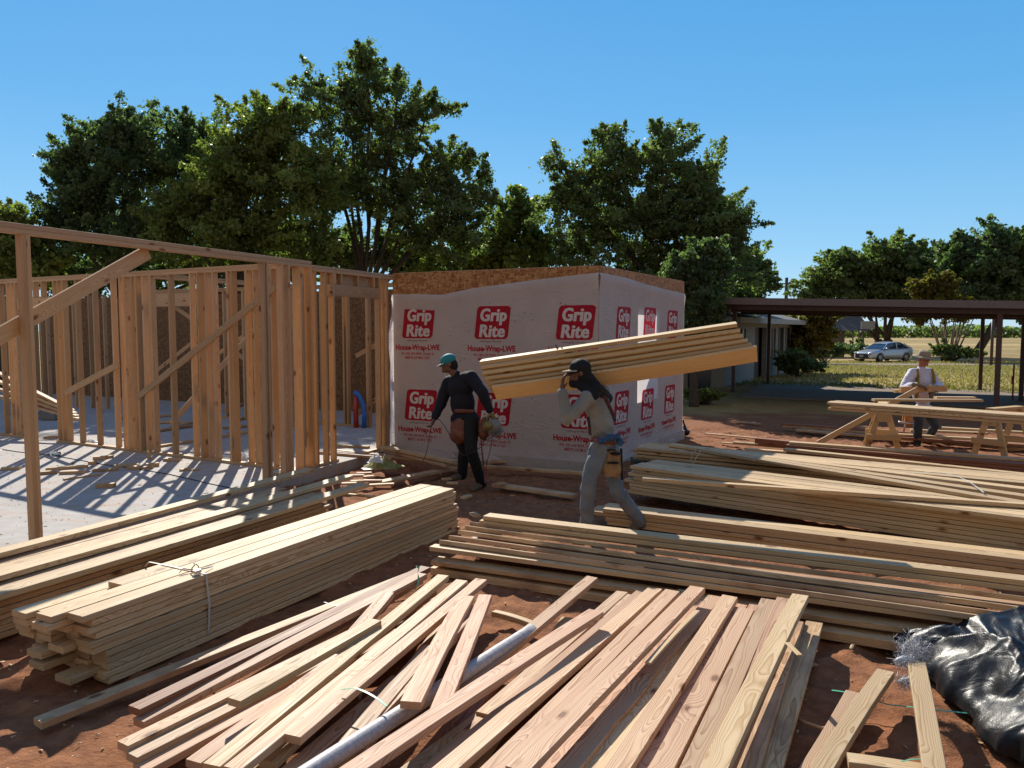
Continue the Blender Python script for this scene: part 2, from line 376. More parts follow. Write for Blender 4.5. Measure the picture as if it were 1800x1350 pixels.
# ---------------------------------------------------------------- boards
rng = random.Random(5)
def board_mesh(L, w, t, bow=0.0, crook=0.0, wane=0.0, seed=0, ch=0.003):
    n = 2 if (bow == 0 and crook == 0 and wane == 0) else 14
    r = random.Random(seed); vs = []; fs = []
    hw, ht = w / 2, t / 2
    prof = [(-hw + ch, -ht), (hw - ch, -ht), (hw, -ht + ch), (hw, ht - ch), (hw - ch, ht), (-hw + ch, ht), (-hw, ht - ch), (-hw, -ht + ch)]
    for i in range(n):
        s_ = i / (n - 1); x = L * s_
        dz = bow * 4 * s_ * (1 - s_); dy = crook * 4 * s_ * (1 - s_)
        cut = wane * max(0, noise.noise(Vector((x * 2.3, seed, 0))) + 0.15) if wane else 0
        for k, (y, z) in enumerate(prof):
            if wane and k in (2, 3, 4): y -= cut * (1.0 if k == 3 else 0.7); 
            vs.append((x, y + dy, z + dz))
    for i in range(n - 1):
        for j in range(8):
            fs.append((i * 8 + j, i * 8 + (j + 1) % 8, (i + 1) * 8 + (j + 1) % 8, (i + 1) * 8 + j))
    fs.append(tuple(range(7, -1, -1))); fs.append(tuple((n - 1) * 8 + j for j in range(8)))
    me = bpy.data.meshes.new('board'); me.from_pydata(vs, [], fs); me.update(); return me
def place(o, p, q, up=Vector((0, 0, 1)), roll=0.0):
    d = (q - p).normalized(); y = up.cross(d)
    if y.length < 1e-3: y = Vector((0, 1, 0)).cross(d)
    y.normalize(); z = d.cross(y)
    m = Matrix((d, y, z)).transposed() @ Matrix.Rotation(roll, 3, 'X')
    o.rotation_euler = m.to_euler(); o.location = p
def board(p, q, w, t, mat, label, group=None, up=Vector((0, 0, 1)), roll=0.0, bow=0.0, crook=0.0, wane=0.0, name='board', cat='board', parent=None, seed=None):
    """p, q: centre line of the board"""
    p, q = Vector(p), Vector(q)
    me = board_mesh((q - p).length, w, t, bow, crook, wane, seed if seed is not None else rng.random() * 100)
    me.materials.append(mat); o = link(name, me, parent); place(o, p, q, up, roll)
    if parent is None: tag(o, label, cat, group)
    elif label: o['label'] = label
    return o
def ordn(i): return ['first', 'second', 'third', 'fourth', 'fifth', 'sixth', 'seventh', 'eighth', 'ninth', 'tenth', 'eleventh', 'twelfth'][i]
def stack(where, group, p, q, layers, cols, w, t, mat, side=1, jit=0.10, endj=0.1, pjit=0.006, gap=0.004, bow=0.004, skip=(), seed=1, ext=None):
    """p, q: near top edge of the stack; side=+1 builds away on the left of p->q"""
    r = random.Random(seed); p, q = Vector(p), Vector(q); d = (q - p); d.z = 0; d.normalize(); n = Vector((-d.y, d.x, 0)) * side
    for L in range(layers):
        for c in range(cols):
            if (L, c) in skip: continue
            dz = Vector((0, 0, -(L + 0.5) * t - L * 0.003))
            a = p + dz + n * ((c + 0.5) * (w + gap) + r.uniform(-pjit, pjit)) + d * r.uniform(-endj, endj)
            b = q + dz + n * ((c + 0.5) * (w + gap) + r.uniform(-pjit, pjit)) + d * r.uniform(-jit, jit)
            if ext: a, b = ext(L, c, a, b, d, n, r)
            lab = '%s, layer %d from top, row %d from front' % (where, L + 1, c + 1)
            board(a, b, w, t - 0.001, mat, lab, group, bow=r.uniform(-bow, bow) * 0.2, crook=r.uniform(-bow, bow), seed=r.random() * 90)

# ---------------------------------------------------------------- framed walls
class Wall:
    def __init__(s, name, label, a, b, cat='wall', depth=0.089, mat=None, z0=ZS, z1=ZT, group=None):
        s.a = Vector((a[0], a[1], 0)); s.b = Vector((b[0], b[1], 0)); s.u = (s.b - s.a).normalized(); s.L = (s.b - s.a).length
        s.root = empty(name, label, cat, (s.a.x, s.a.y, z0), 0, group); s.d = depth; s.z0 = z0; s.z1 = z1
        s.n = Vector((s.u.y, -s.u.x, 0)); s.mat = mat or M['stud']
    def at(s, t, z, off=0.0): return s.a + s.u * t + s.n * off + Vector((0, 0, z))
    def part(s, name, p, q, w, t, up=Vector((0, 0, 1)), mat=None):
        o = board(p - s.root.location, q - s.root.location, w, t, mat or s.mat, None, parent=s.root, up=up, name=name); return o
    def plate(s, t0, t1, z, th=0.038, name='top_plate', off=0.0):     # z = top of plate
        return s.part(name, s.at(t0, z - th / 2, off), s.at(t1, z - th / 2, off), s.d, th)
    def stud(s, t, z0=None, z1=None, w=0.038, d=None, off=0.0, name='stud', lean=0.0):
        z0 = s.z0 + 0.038 if z0 is None else z0; z1 = s.z1 - 0.076 if z1 is None else z1
        # local Y of the part runs across the wall: up=u gives Y = n
        return s.part(name, s.at(t, z0, off), s.at(t + lean, z1, off), d or s.d, w, up=s.u)
    def tpx(s, px): return hit(s.a, s.b, px)[0]
    def brace(s, t0, z0, t1, z1, off, w=0.089, t=0.038, name='brace', up=None):
        return s.part(name, s.at(t0, z0, off), s.at(t1, z1, off), w, t, up=s.n)
    def header(s, t0, t1, z, h, off=0.0, name='header'):
        return s.part(name, s.at(t0, z - h / 2, off), s.at(t1, z - h / 2, off), h, s.d - 0.004, up=s.n)

wm_ = M['stud']
# near side wall: long beam on the near post, big flat brace, packed corner
A = Wall('framed_side_wall', 'long open framed wall with a lone post, high beam and packed stud corner', A_1, W1)
tE = A.tpx(545)
A.plate(0, tE, ZT + 0.012, 0.044, 'top_beam'); A.plate(0, tE - 0.004, ZT - 0.033, 0.044, 'top_beam')
A.stud(A.tpx(43), ZS, ZT - 0.07, 0.038, 0.089, name='lone_post'); A.stud(A.tpx(43) + 0.039, ZS, ZT - 0.07, 0.038, 0.089, name='lone_post')
def onwall(W, px, py):
    t, p = hit(W.a, W.b, px); q = D(px, py, p.y); return t, q.z
t0, z0 = onwall(A, -60, 628); t1, z1 = onwall(A, 272, 443)
A.brace(t0, z0, t1, z1, -0.066, 0.14, 0.038, 'diagonal_brace')
A.stud(A.tpx(462), ZS, ZT - 0.07)
A.stud(A.tpx(468), ZS, ZT - 0.07)
for px in (494, 503, 524, 541, 552):
    A.stud(A.tpx(px), ZS + 0.002, ZT - 0.07 if px < 545 else ZT - 0.112, 0.038, 0.14 if px in (503, 524, 541) else 0.089, off=0.0)
A.stud(A.tpx(533), ZS + 0.3, ZT - 0.16, off=-0.03)
tC = A.tpx(547)
A.plate(tC, A.L, ZT - 0.034, 0.038); A.plate(tC, A.L, ZT - 0.073, 0.038)
A.plate(A.tpx(490), A.tpx(588), ZS + 0.039, 0.038, 'bottom_plate'); A.plate(A.tpx(640), A.L, ZS + 0.039, 0.038, 'bottom_plate')
for px in (570, 583): A.stud(A.tpx(px), None, ZT - 0.112)
for px in (664, 671, 678): A.stud(A.tpx(px), None, ZT - 0.112)
ta, tb = A.tpx(578), A.tpx(666)
zt_, _ = 0, 0
tt, zh = onwall(A, 620, 503); A.header(ta, tb, zh, 0.16)
tt, zc = onwall(A, 620, 502)
for px in (586, 598, 627, 655): A.stud(A.tpx(px), zc, ZT - 0.112, name='cripple_stud')
# thin strapping behind cripples
A.brace(ta, ZT - 0.2, tb, ZT - 0.21, -0.03, 0.2, 0.018, 'backing_board')

# inner wall running left from the packed corner
cD = A.at(A.tpx(520), 0); D0 = Vector((cD.x, cD.y)); D1 = Vector((-9.6, 13.9))
Dw = Wall('framed_inner_wall', 'open stud wall running left from the packed corner across the slab', D0, D1)
Dw.plate(0.05, Dw.L, ZT - 0.02); Dw.plate(0.05, Dw.L, ZT - 0.059)
tdoor0, tdoor1 = Dw.tpx(97), Dw.tpx(36)
Dw.plate(0.05, tdoor0 + 0.02, ZS + 0.038, name='bottom_plate'); Dw.plate(tdoor1, Dw.L, ZS + 0.038, name='bottom_plate')
for px in (100, 108, 116, 139, 170, 202, 216, 226, 237, 247, 257, 270, 303, 341, 356, 366, 379, 404, 412, 437, 451, 481, 33, 26, 19, 5):
    Dw.stud(Dw.tpx(px) + rng.uniform(-.01, .01), None, ZT - 0.097, 0.038, 0.14 if px in (226, 247, 356) else 0.089)
Dw.header(tdoor0, tdoor1, ZT - 0.36, 0.19)
for px in (50, 66, 80): Dw.stud(Dw.tpx(px), ZT - 0.36, ZT - 0.097, name='cripple_stud')
t0, z0 = onwall(Dw, 246, 697); t1, z1 = onwall(Dw, 492, 505); Dw.brace(t0, z0, t1, z1, -0.066)
t0, z0 = onwall(Dw, 118, 690); t1, z1 = onwall(Dw, 214, 640); Dw.brace(t0, z0, t1, z1, -0.069)

# second inner wall, further back
g0 = A.at(A.L + 0.2, 0) + Vector((0.35, 1.4, 0)); off = Vector((0.38, 0.92)) 
GA = Vector((D0.x, D0.y)) + off * 4.3 + Vector((1.6, -0.75)); GB = Vector((D1.x, D1.y)) + off * 3.6
Gw = Wall('framed_middle_wall', 'second stud wall deeper inside the house with crossing braces and a deep header', GA, GB)
Gw.plate(0, Gw.L, ZT - 0.02); Gw.plate(0, Gw.L, ZT - 0.059); Gw.plate(Gw.tpx(650), Gw.tpx(355), ZS + 0.038, name='bottom_plate'); Gw.plate(Gw.tpx(225), Gw.L, ZS + 0.038, name='bottom_plate')
for px in (604, 612, 645, 650, 565, 540, 512, 487, 462, 430, 396, 362, 352, 228, 218, 186, 160, 131, 84, 74, 60, 12):
    Gw.stud(Gw.tpx(px) + rng.uniform(-.02, .02), None, ZT - 0.097)
Gw.header(Gw.tpx(350), Gw.tpx(228), ZT - 0.1, 0.29)
for (x0, y0, x1, y1) in ((275, 518, 336, 562), (352, 640, 432, 586), (393, 610, 470, 660), (622, 626, 662, 604), (622, 728, 660, 700), (265, 655, 350, 590)):
    t0, z0 = onwall(Gw, x0, y0); t1, z1 = onwall(Gw, x1, y1); Gw.brace(t0, z0, t1, z1, 0.066)
# partition going back
Pa = Dw.at(Dw.tpx(232), 0); Pw = Wall('framed_partition', 'short partition of studs set back behind the inner wall', (Pa.x + 0.12, Pa.y + 0.3), (Pa.x + 1.6, Pa.y + 3.2))
Pw.plate(0, Pw.L, ZT - 0.02); Pw.plate(0, Pw.L, ZT - 0.059); Pw.plate(0, Pw.L, ZS + 0.038, name='bottom_plate')
for i in range(9): Pw.stud(0.05 + i * (Pw.L - 0.1) / 8, None, ZT - 0.097)
Pw.brace(0.3, 0.5, 2.6, 2.4, 0.066)

# rear outer wall: studs with strand board outside
Kw = Wall('sheathed_rear_wall', 'long rear outer wall of studs with orange brown strand board outside', K0 - Vector((0.95, -0.4)) * 0.35, K1)
Kw.plate(0, Kw.L, ZT - 0.0); Kw.plate(0, Kw.L, ZT - 0.039); Kw.plate(0, Kw.L, ZS + 0.038, name='bottom_plate')
t = 0.3
openings = [(Kw.tpx(275), Kw.tpx(262)), (Kw.tpx(72), Kw.tpx(52))]
while t < Kw.L:
    Kw.stud(t, None, ZT - 0.078); t += 0.406
nrm = -Kw.n; zz0, zz1 = ZS - 0.02, ZT
edges = [0.0]
for a_, b_ in openings: edges += [a_, b_]
edges += [Kw.L]
i = 0
while i < len(edges) - 1:
    a_, b_ = edges[i], edges[i + 1]
    x = a_
    while x < b_ - 0.01:
        y = min(b_, x + 1.219)
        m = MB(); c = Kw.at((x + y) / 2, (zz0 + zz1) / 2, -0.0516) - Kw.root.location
        m.box((0, 0, 0), (y - x - 0.004, 0.011, zz1 - zz0)); o = m.build('sheathing_panel', M['osb_shaded'], Kw.root)
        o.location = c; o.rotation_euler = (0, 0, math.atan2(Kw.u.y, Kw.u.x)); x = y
    i += 2

# ---------------------------------------------------------------- the wrapped corner of the house
def face_frame(a, b):
    a = Vector((a.x, a.y, 0)); b = Vector((b.x, b.y, 0)); u = (b - a).normalized(); n = Vector((u.y, -u.x, 0)); return a, u, n, (b - a).length
wr = empty('house_wall', 'front wall of the house corner covered in white printed house wrap under bare strand board', 'wall', (W1.x, W1.y, 0))
wr2 = empty('house_wall', 'right hand side wall covered in printed house wrap with a glowing window opening', 'wall', (W2.x, W2.y, 0))
def loc3(a, u, n, s_, z, o): return a + u * s_ + n * o + Vector((0, 0, z))
def wallkit(root, a, b, opening=None):
    a, u, n, L = face_frame(a, b); rot = math.atan2(u.y, u.x)
    W = Wall.__new__(Wall); W.a = a; W.b = b; W.u = u; W.L = L; W.root = root; W.d = 0.089; W.z0 = ZS; W.z1 = ZT; W.n = n; W.mat = M['stud']
    W.plate(0.1, L - 0.1, ZT, off=-0.0565); W.plate(0.1, L - 0.1, ZT - 0.039, off=-0.0565); W.plate(0.1, L - 0.1, ZS + 0.038, off=-0.0565, name='bottom_plate')
    t = 0.12
    while t < L - 0.1:
        if not (opening and opening[0] - 0.02 < t < opening[1] + 0.02): W.stud(t, None, ZT - 0.078, off=-0.0565)
        t += 0.406
    if opening:
        s0, s1, za, zb = opening
        for t in (s0 - 0.021, s1 + 0.021): W.stud(t, None, ZT - 0.078, off=-0.0565, name='trimmer_stud')
        W.header(s0 - 0.04, s1 + 0.04, zb + 0.2, 0.2, -0.0565)
        W.part('window_sill_plate', W.at(s0, za - 0.02, -0.0565), W.at(s1, za - 0.02, -0.0565), 0.089, 0.038)
    m = MB()
    z0, z1 = ZS - 0.08, ZT - 0.006
    def pan(s0, s1, za, zb): m.box(((s0 + s1) / 2, 0, (za + zb) / 2), (s1 - s0, 0.011, zb - za))
    if opening:
        s0, s1, za, zb = opening
        pan(0, s0, z0, z1); pan(s1, L, z0, z1); pan(s0, s1, z0, za); pan(s0, s1, zb, z1)
    else:
        x = 0
        while x < L: y = min(L, x + 1.219); pan(x, y - 0.003, z0, z1); x = y
    o = m.build('sheathing', M['osb'], root); o.location = a - root.location + n * -0.0058 ; o.rotation_euler = (0, 0, rot)
    return W
Lf = (W2 - W1).length; Lr = (W3 - W2).length
a, u2, n2, _ = face_frame(W2, W3)
os0 = hit(W2, W3, 1121)[0]; os1 = hit(W2, W3, 1157)[0]
pw = hit(W2, W3, 1138)[1]; oza = D(1138, 704, pw.y).z; ozb = D(1138, 543, pw.y).z
WF = wallkit(wr, W1, W2); WR = wallkit(wr2, W2, W3, (os0, os1, oza, ozb))
def wrapz(face, s_):            # upper edge of the wrap along the wall
    if face == 0: pts = [(0, 518), (0.12, 517), (0.27, 518), (0.42, 507), (0.7, 493), (1, 479)]
    else: pts = [(0, 479), (0.25, 488), (0.5, 501), (0.8, 511), (1, 516)]
    for (a0, y0), (a1, y1) in zip(pts, pts[1:]):
        if a0 <= s_ <= a1:
            y = y0 + (y1 - y0) * (s_ - a0) / (a1 - a0); break
    A_, B_ = (W1, W2) if face == 0 else (W2, W3)
    p = A_.lerp(B_, s_)
    px = 900 + F * p.x / p.y / 1.0025
    return D(px, y, p.y).z
def wrap_sheet(root, a, b, face, L):
    a3, u, n, _ = face_frame(a, b); m = MB(); nx, nz = 70, 44; vs = []
    for j in range(nz + 1):
        for i in range(nx + 1):
            s_ = i / nx; zt = wrapz(face, s_); zb = ZS - 0.10 + 0.02 * noise.noise(Vector((s_ * 6, face, 0)))
            z = zb + (zt - zb) * j / nz
            o = 0.006 + 0.004 * noise.noise(Vector((s_ * L * 1.2, z * 1.0, face * 9))) 
            top = max(0, 1 - (zt - z) / 0.30)
            o += top ** 1.5 * (0.035 + 0.03 * noise.noise(Vector((s_ * L * 1.7, 4 + z * 2.5, 0)))) * (1 - (0.9 if zt - z < 0.02 else 0))
            if face == 0: o += 0.012 * max(0, 1 - s_ / 0.06)
            if z < ZS + 0.12: o += 0.05 * (1 - (z - zb) / (ZS + 0.12 - zb)) * (0.6 + noise.noise(Vector((s_ * L * 2, 1, 1))))
            vs.append(u * (s_ * L) + n * o + Vector((0, 0, z)))
    m.add(vs, [(j * (nx + 1) + i, j * (nx + 1) + i + 1, (j + 1) * (nx + 1) + i + 1, (j + 1) * (nx + 1) + i) for j in range(nz) for i in range(nx)], 0, True)
    return m
def text_mesh(txt, size, bold, sx=1.0, shear=0.0):
    cu = bpy.data.curves.new('t', 'FONT'); cu.body = txt; cu.size = size; cu.offset = bold; cu.shear = shear; cu.align_x = 'CENTER'; cu.align_y = 'CENTER'; cu.resolution_u = 3; cu.space_character = 1.06 if shear else 1.0
    o = bpy.data.objects.new('t', cu); C.objects.link(o); bpy.context.view_layer.update()
    me = bpy.data.meshes.new_from_object(o.evaluated_get(bpy.context.evaluated_depsgraph_get()))
    vs = [(v.co.x * sx, v.co.y) for v in me.vertices]; fs = [tuple(p.vertices) for p in me.polygons]
    bpy.data.objects.remove(o); bpy.data.curves.remove(cu); bpy.data.meshes.remove(me)
    xs = [v[0] for v in vs]; ys = [v[1] for v in vs]
    cx, cy = (min(xs) + max(xs)) / 2, (min(ys) + max(ys)) / 2
    vs = [(v[0] - cx, v[1] - cy) for v in vs]
    return vs, fs, max(xs) - min(xs), max(ys) - min(ys)
def fit(txt, wid, hei, bold, shear=0.0):
    vs, fs, w_, h_ = text_mesh(txt, 1.0, bold, 1.0, shear)
    return [(x * wid / w_, y * hei / h_) for x, y in vs], fs
T_grip = fit('Grip', 0.43, 0.25, 0.022, 0.14); T_rite = fit('Rite', 0.42, 0.19, 0.020, 0.14)
T_www = fit('www.grip-rite.com', 0.36, 0.035, 0.004); T_hw = fit('House-Wrap-LWE', 0.80, 0.115, 0.035)
T_l3 = fit('P/S 105-159-9529, Grade: D', 0.60, 0.045, 0.014); T_l4 = fit('MEETS ASTM E 2357', 0.45, 0.042, 0.014)
T_r = fit('R', 0.018, 0.022, 0.004)
def rrect(w_, h_, r_, sh):
    pts = []
    for cx, cy, a0 in ((w_ / 2 - r_, h_ / 2 - r_, 0), (-w_ / 2 + r_, h_ / 2 - r_, 90), (-w_ / 2 + r_, -h_ / 2 + r_, 180), (w_ / 2 - r_, -h_ / 2 + r_, 270)):
        for k in range(7):
            t = R(a0 + 15 * k); x, y = cx + r_ * math.cos(t), cy + r_ * math.sin(t); pts.append((x + sh * y, y))
    return pts
def surf_off(face, s_, z):      # prints follow the sheet
    L = Lf if face == 0 else Lr
    o = 0.006 + 0.004 * noise.noise(Vector((s_ * 1.2, z * 1.0, face * 9)))
    if face == 0: o += 0.012 * max(0, 1 - s_ / L / 0.06)
    return o
def stamp(m, face, s0, zc, u, n, vs, fs, dx, dz, mi, lift, L):
    keep = []
    pts = []
    for x, y in vs:
        s_ = s0 + x + dx; z = zc + y + dz
        sc_ = min(max(s_, 0.002), L - 0.002); pts.append(u * sc_ + n * (surf_off(face, sc_, z) + lift) + Vector((0, 0, z)))
    m.add(pts, fs, mi)
LOGO_W, LOGO_H = 0.56, 0.49
def print_block(m, face, s0, zc, u, n, L, sq=1.0, text=True):
    pts = rrect(LOGO_W * sq, LOGO_H, 0.06, 0.12)
    stamp(m, face, s0, zc, u, n, pts, [tuple(range(len(pts)))], 0, 0, 1, 0.003, L)
    f = lambda T: ([(x * sq, y) for x, y in T[0]], T[1])
    for q_, (ox, oz) in enumerate(((0, 0), (-.008, .001), (.008, .001), (-.004, -.001), (.004, -.001))):
        stamp(m, face, s0, zc, u, n, *f(T_grip), (0.02 + ox) * sq, 0.085 + oz, 2, 0.0042 + .0004 * q_, L)
        stamp(m, face, s0, zc, u, n, *f(T_rite), (-0.01 + ox) * sq, -0.125 + oz, 2, 0.0042 + .0004 * q_, L)
    stamp(m, face, s0, zc, u, n, *f(T_r), 0.31 * sq, 0.21, 3, 0.003, L)
    if text:
        stamp(m, face, s0, zc, u, n, *f(T_www), -0.03, -0.285, 3, 0.003, L)
        stamp(m, face, s0, zc, u, n, *f(T_hw), -0.02, -0.40, 1, 0.003, L)
        stamp(m, face, s0, zc, u, n, *f(T_l3), -0.02, -0.49, 1, 0.003, L)
        stamp(m, face, s0, zc, u, n, *f(T_l4), -0.02, -0.55, 1, 0.003, L)
def zat(a, b, px, py):
    s_, p = hit(a, b, px); return s_, D(px, py, p.y).z
m = wrap_sheet(wr, W1, W2, 0, Lf); a3, u, n, _ = face_frame(W1, W2)
for px, py in ((736, 567), (866, 567), (1012, 567), (739, 712), (868, 719), (1022, 724)):
    s_, z = zat(W1, W2, px, py); print_block(m, 0, s_, z, u, n, Lf)
rr_ = random.Random(3)
for i in range(46):      # cap nails and tears
    s_ = rr_.uniform(0.1, Lf - 0.1); z = rr_.uniform(0.3, 2.4); r_ = 0.008
    m.add([u * (s_ + r_ * math.cos(k)) + n * (surf_off(0, s_, z) + 0.005) + Vector((0, 0, z + r_ * math.sin(k))) for k in (0, 1.05, 2.1, 3.14, 4.2, 5.24)], [(0, 1, 2, 3, 4, 5)], 4)
# the strip folded back round the left end, torn loose
vs = []
for j in range(21):
    z = ZS - 0.05 + (wrapz(0, 0) - ZS + 0.0) * j / 20
    for i in range(5):
        w_ = 0.13 + 0.05 * noise.noise(Vector((z * 2, 0, 3))) - (0.05 if z > 2.2 else 0)
        vs.append(u * (0.0 - w_ * i / 4) + n * (0.02 - 0.10 * (i / 4) ** 1.5 + 0.02 * noise.noise(Vector((z * 3, i, 0)))) + Vector((0, 0, z)))
m.add(vs, [(j * 5 + i, (j + 1) * 5 + i, (j + 1) * 5 + i + 1, j * 5 + i + 1) for j in range(20) for i in range(4)], 0, True)
M['nail'] = simple('nail_cap', (0.05, 0.04, 0.05), 0.5)
WM = [M['wrap'], M['print_red'], M['print_white'], M['print_grey'], M['nail']]
m.build('house_wrap', WM, wr)
m = wrap_sheet(wr2, W2, W3, 1, Lr); a3, u, n, _ = face_frame(W2, W3)
for px, py in ((1095, 568), (1141, 567), (1181, 570), (1093, 716), (1139, 710), (1178, 701)):
    s_, z = zat(W2, W3, px, py); print_block(m, 1, s_, z, u, n, Lr)
m.build('house_wrap', WM, wr2)
# ---------------------------------------------------------------- lumber piles
def flat(p): return Vector((p.x, p.y, 0))
# pile with the strap, left of centre
zt = 0.42
S0 = P(154, 1081, zt); S1 = P(800, 858, zt)
sd_ = (S1 - S0).normalized(); sn_ = Vector((-sd_.y, sd_.x, 0))
def extL(L, c, a, b, d, n, r):
    a = a + d * (0.011 * L + (0.05 if (L > 4 and c > 0) else 0) - 0.03 * c - (0.10 if (c == 1 and L < 2) else 0))
    if c == 2 and L == 0: a = a + d * 0.45
    b = b + d * (0.008 * L)
    return a, b
stack('board in strapped pile', 'boards of the strapped pile', S0, S1, 11, 4, 0.14, 0.038, M['pale'], 1, 0.03, 0.035, bow=0.006, skip={(0, 3)}, seed=4, ext=extL)
# odd ends sticking out low at its foot
for k, (x, y, z, l) in enumerate(((60, 1150, 0.16, 0.9), (98, 1140, 0.20, 0.9), (64, 1170, 0.10, 0.8), (110, 1195, 0.05, 0.8))):
    p = P(x, y, z); board(p, p + sd_ * l + Vector((0, 0, 0.0)), 0.14, 0.038, M['pale'], ['low board end poking out at the left foot of the strapped pile, upper outermost', 'low board end poking out beside the outermost one, nearer the pile', 'low board end poking out at the left foot of the strapped pile, lower outermost', 'lowest board end lying on the soil at the foot of the strapped pile'][k], 'low board ends by the strapped pile')
# strap with its knot
m = MB(); q0 = P(338, 1003, zt + 0.005); t_ = (q0 - S0).dot(sd_)
def sp_(u, v, z): return S0 + sd_ * (t_ + u) + sn_ * v + Vector((0, 0, z - zt))
path = [(0.0, 0.60, zt - 0.04), (0.0, 0.55, zt + 0.004), (0.0, 0.30, zt + 0.006), (0, 0.14, zt + 0.006), (0, -0.004, zt + 0.004), (0, -0.008, zt - 0.05), (0.015, -0.009, zt - 0.2), (0.0, -0.010, 0.02)]
for (a1_, b1_, c1_), (a2_, b2_, c2_) in zip(path, path[1:]):
    p, q = sp_(a1_, b1_, c1_), sp_(a2_, b2_, c2_)
    e = sd_ * 0.008
    m.add([p - e, p + e, q + e, q - e], [(0, 1, 2, 3)]); 
M['strap'] = simple('white_strap', (0.50, 0.46, 0.38), 0.5)
M['metal'] = simple('galvanised_metal', (0.55, 0.54, 0.52), 0.35, 0.9)
st_ = empty('pallet_strap', 'off-white strap tied over the strapped lumber pile with a loose knot', 'strap')
m.build('strap_band', M['strap'], st_)
m = MB()
loop = [sp_(0.00 + 0.022 * math.sin(k / 10 * 6.28), 0.10 + 0.012 * math.cos(k), zt + 0.028 + 0.026 * math.cos(k / 10 * 6.28)) for k in range(11)]
m.tube(loop, 0.004, 6)
m.tube([sp_(0, 0.10, zt + 0.01), sp_(-0.05, 0.15, zt + 0.03), sp_(-0.09, 0.14, zt + 0.015)], [0.005, 0.005, 0.003], 6)
m.tube([sp_(0, 0.10, zt + 0.01), sp_(0.05, 0.05, zt + 0.02), sp_(0.12, 0.07, zt + 0.008)], [0.005, 0.005, 0.003], 6)
m.build('knot', M['strap'], st_)
m = MB(); m.box(sp_(-0.03, 0.045, zt + 0.02), (0.045, 0.03, 0.022), Matrix.Rotation(1.1, 3, 'Z')); m.build('buckle', M['metal'], st_)

# pile behind it at the left, three spread boards on top
zt2 = 0.36
T0 = P(-120, 1072, zt2 - 0.04); T1 = P(575, 868, zt2 - 0.04)
stack('board in pile behind strapped pile', 'boards of the rear left pile', T0, T1, 8, 5, 0.14, 0.038, M['dirty'], 1, 0.12, 0.05, bow=0.006, seed=8)
for (x0, y0, x1, y1, z, lab) in ((-90, 1070, 640, 852, 0.365, 'nearest of three boards spread on the rear left pile'), (-60, 1028, 612, 838, 0.375, 'middle of three boards spread on the rear left pile, running into shade'),
                                 (-120, 1003, 545, 826, 0.385, 'farthest of three boards spread on the rear left pile, along the slab')):
    board(P(x0, y0, z - .019), P(x1, y1, z - .019), 0.14, 0.038, M['pale'], lab, 'spread boards on the rear left pile', crook=0.01, bow=-0.012)
for (x0, y0, x1, y1, lab) in ((600, 868, 645, 856, 'short pale stick between the rear pile and the strapped pile'),):
    board(P(x0, y0, 0.25), P(x1 + 20, y1 + 18, 0.25), 0.04, 0.02, M['pale'], lab)

# big pile on the right
zr = 0.43
U0 = P(1104, 818, zr); U1 = P(1900, 919, zr)
stack('board in long right pile', 'boards of the long right pile', U0, U1, 8, 4, 0.14, 0.038, M['pale'], 1, 0.1, 0.08, bow=0.012, seed=12, pjit=0.012)
# its one raised edge strip
board(P(1400, 862, zr - 0.02), P(1900, 925, zr - 0.02) , 0.089, 0.038, M['pale'], 'thin lit board lying just proud of the near edge of the long right pile', 'loose boards on the right piles')
V0 = P(1114, 786, 0.43); V1 = P(1900, 862, 0.43)
def extV(L, c, a, b, d, n, r):
    sag = Vector((0, 0, 0.0)); a = a + Vector((0, 0, -0.008 * L)); b = b + Vector((0, 0, 0.004 * (6 - L)))
    return a, b
stack('board in white tied right bundle', 'boards of the tied right bundle', V0, V1, 7, 4, 0.14, 0.038, M['pale'], 1, 0.1, 0.05, bow=0.03, seed=14, ext=extV)
# sagging boards that slide off the tied bundle onto the long pile
for k in range(3):
    board(P(1180 + 30 * k, 782 + 5 * k, 0.46), P(1860, 868 + 14 * k, 0.47 - 0.012 * k), 0.14, 0.036, M['pale'], ['upper', 'middle', 'lower'][k] + ' of the bent boards slanting across the tied bundle on the right', 'bent boards on the right piles', crook=-0.05 + 0.03 * k)
board(P(1130, 842, 0.46), P(1900, 895, 0.455), 0.089, 0.036, M['pale'], 'narrow bright board between the tied bundle and the long right pile', 'loose boards on the right piles')
def ribbon(name, pts, width, mat, label, cat, group=None, lift=Vector((0, 0, 1))):
    m = MB(); vs = []
    k = len(pts)
    for i in range(k):
        t = (pts[min(i + 1, k - 1)] - pts[max(i - 1, 0)]).normalized(); s_ = t.cross(lift)
        if s_.length < 0.05: s_ = Vector((1, 0, 0))
        s_.normalize(); vs += [pts[i] - s_ * width / 2, pts[i] + s_ * width / 2, pts[i] + s_ * width / 2 - lift * 0.0015, pts[i] - s_ * width / 2 - lift * 0.0015]
    for i in range(k - 1):
        for j in range(4): m.add([], []); m.f.append((i * 4 + j, i * 4 + (j + 1) % 4, i * 4 + 4 + (j + 1) % 4, i * 4 + 4 + j)); m.mi.append(0); m.sm.append(False)
    m.v = vs; o = m.build(name, mat); return tag(o, label, cat, group)
M['band'] = simple('clear_band', (0.62, 0.60, 0.52), 0.35)
M['green'] = simple('green_band', (0.10, 0.42, 0.25), 0.35)
vdir = (V1 - V0).normalized(); vn = Vector((-vdir.y, vdir.x, 0))
b0 = P(1216, 797, 0.435)
ribbon('tie_band', [b0 + vn * 0.3, b0 + vn * 0.1, b0 + Vector((0, 0, 0.005)), b0 - vn * 0.02 + Vector((0, 0, -0.1)), b0 - vn * 0.02 + Vector((0, 0, -0.22))], 0.02, M['band'], 'white tie band round the left end of the tied right bundle', 'strap', lift=vdir)
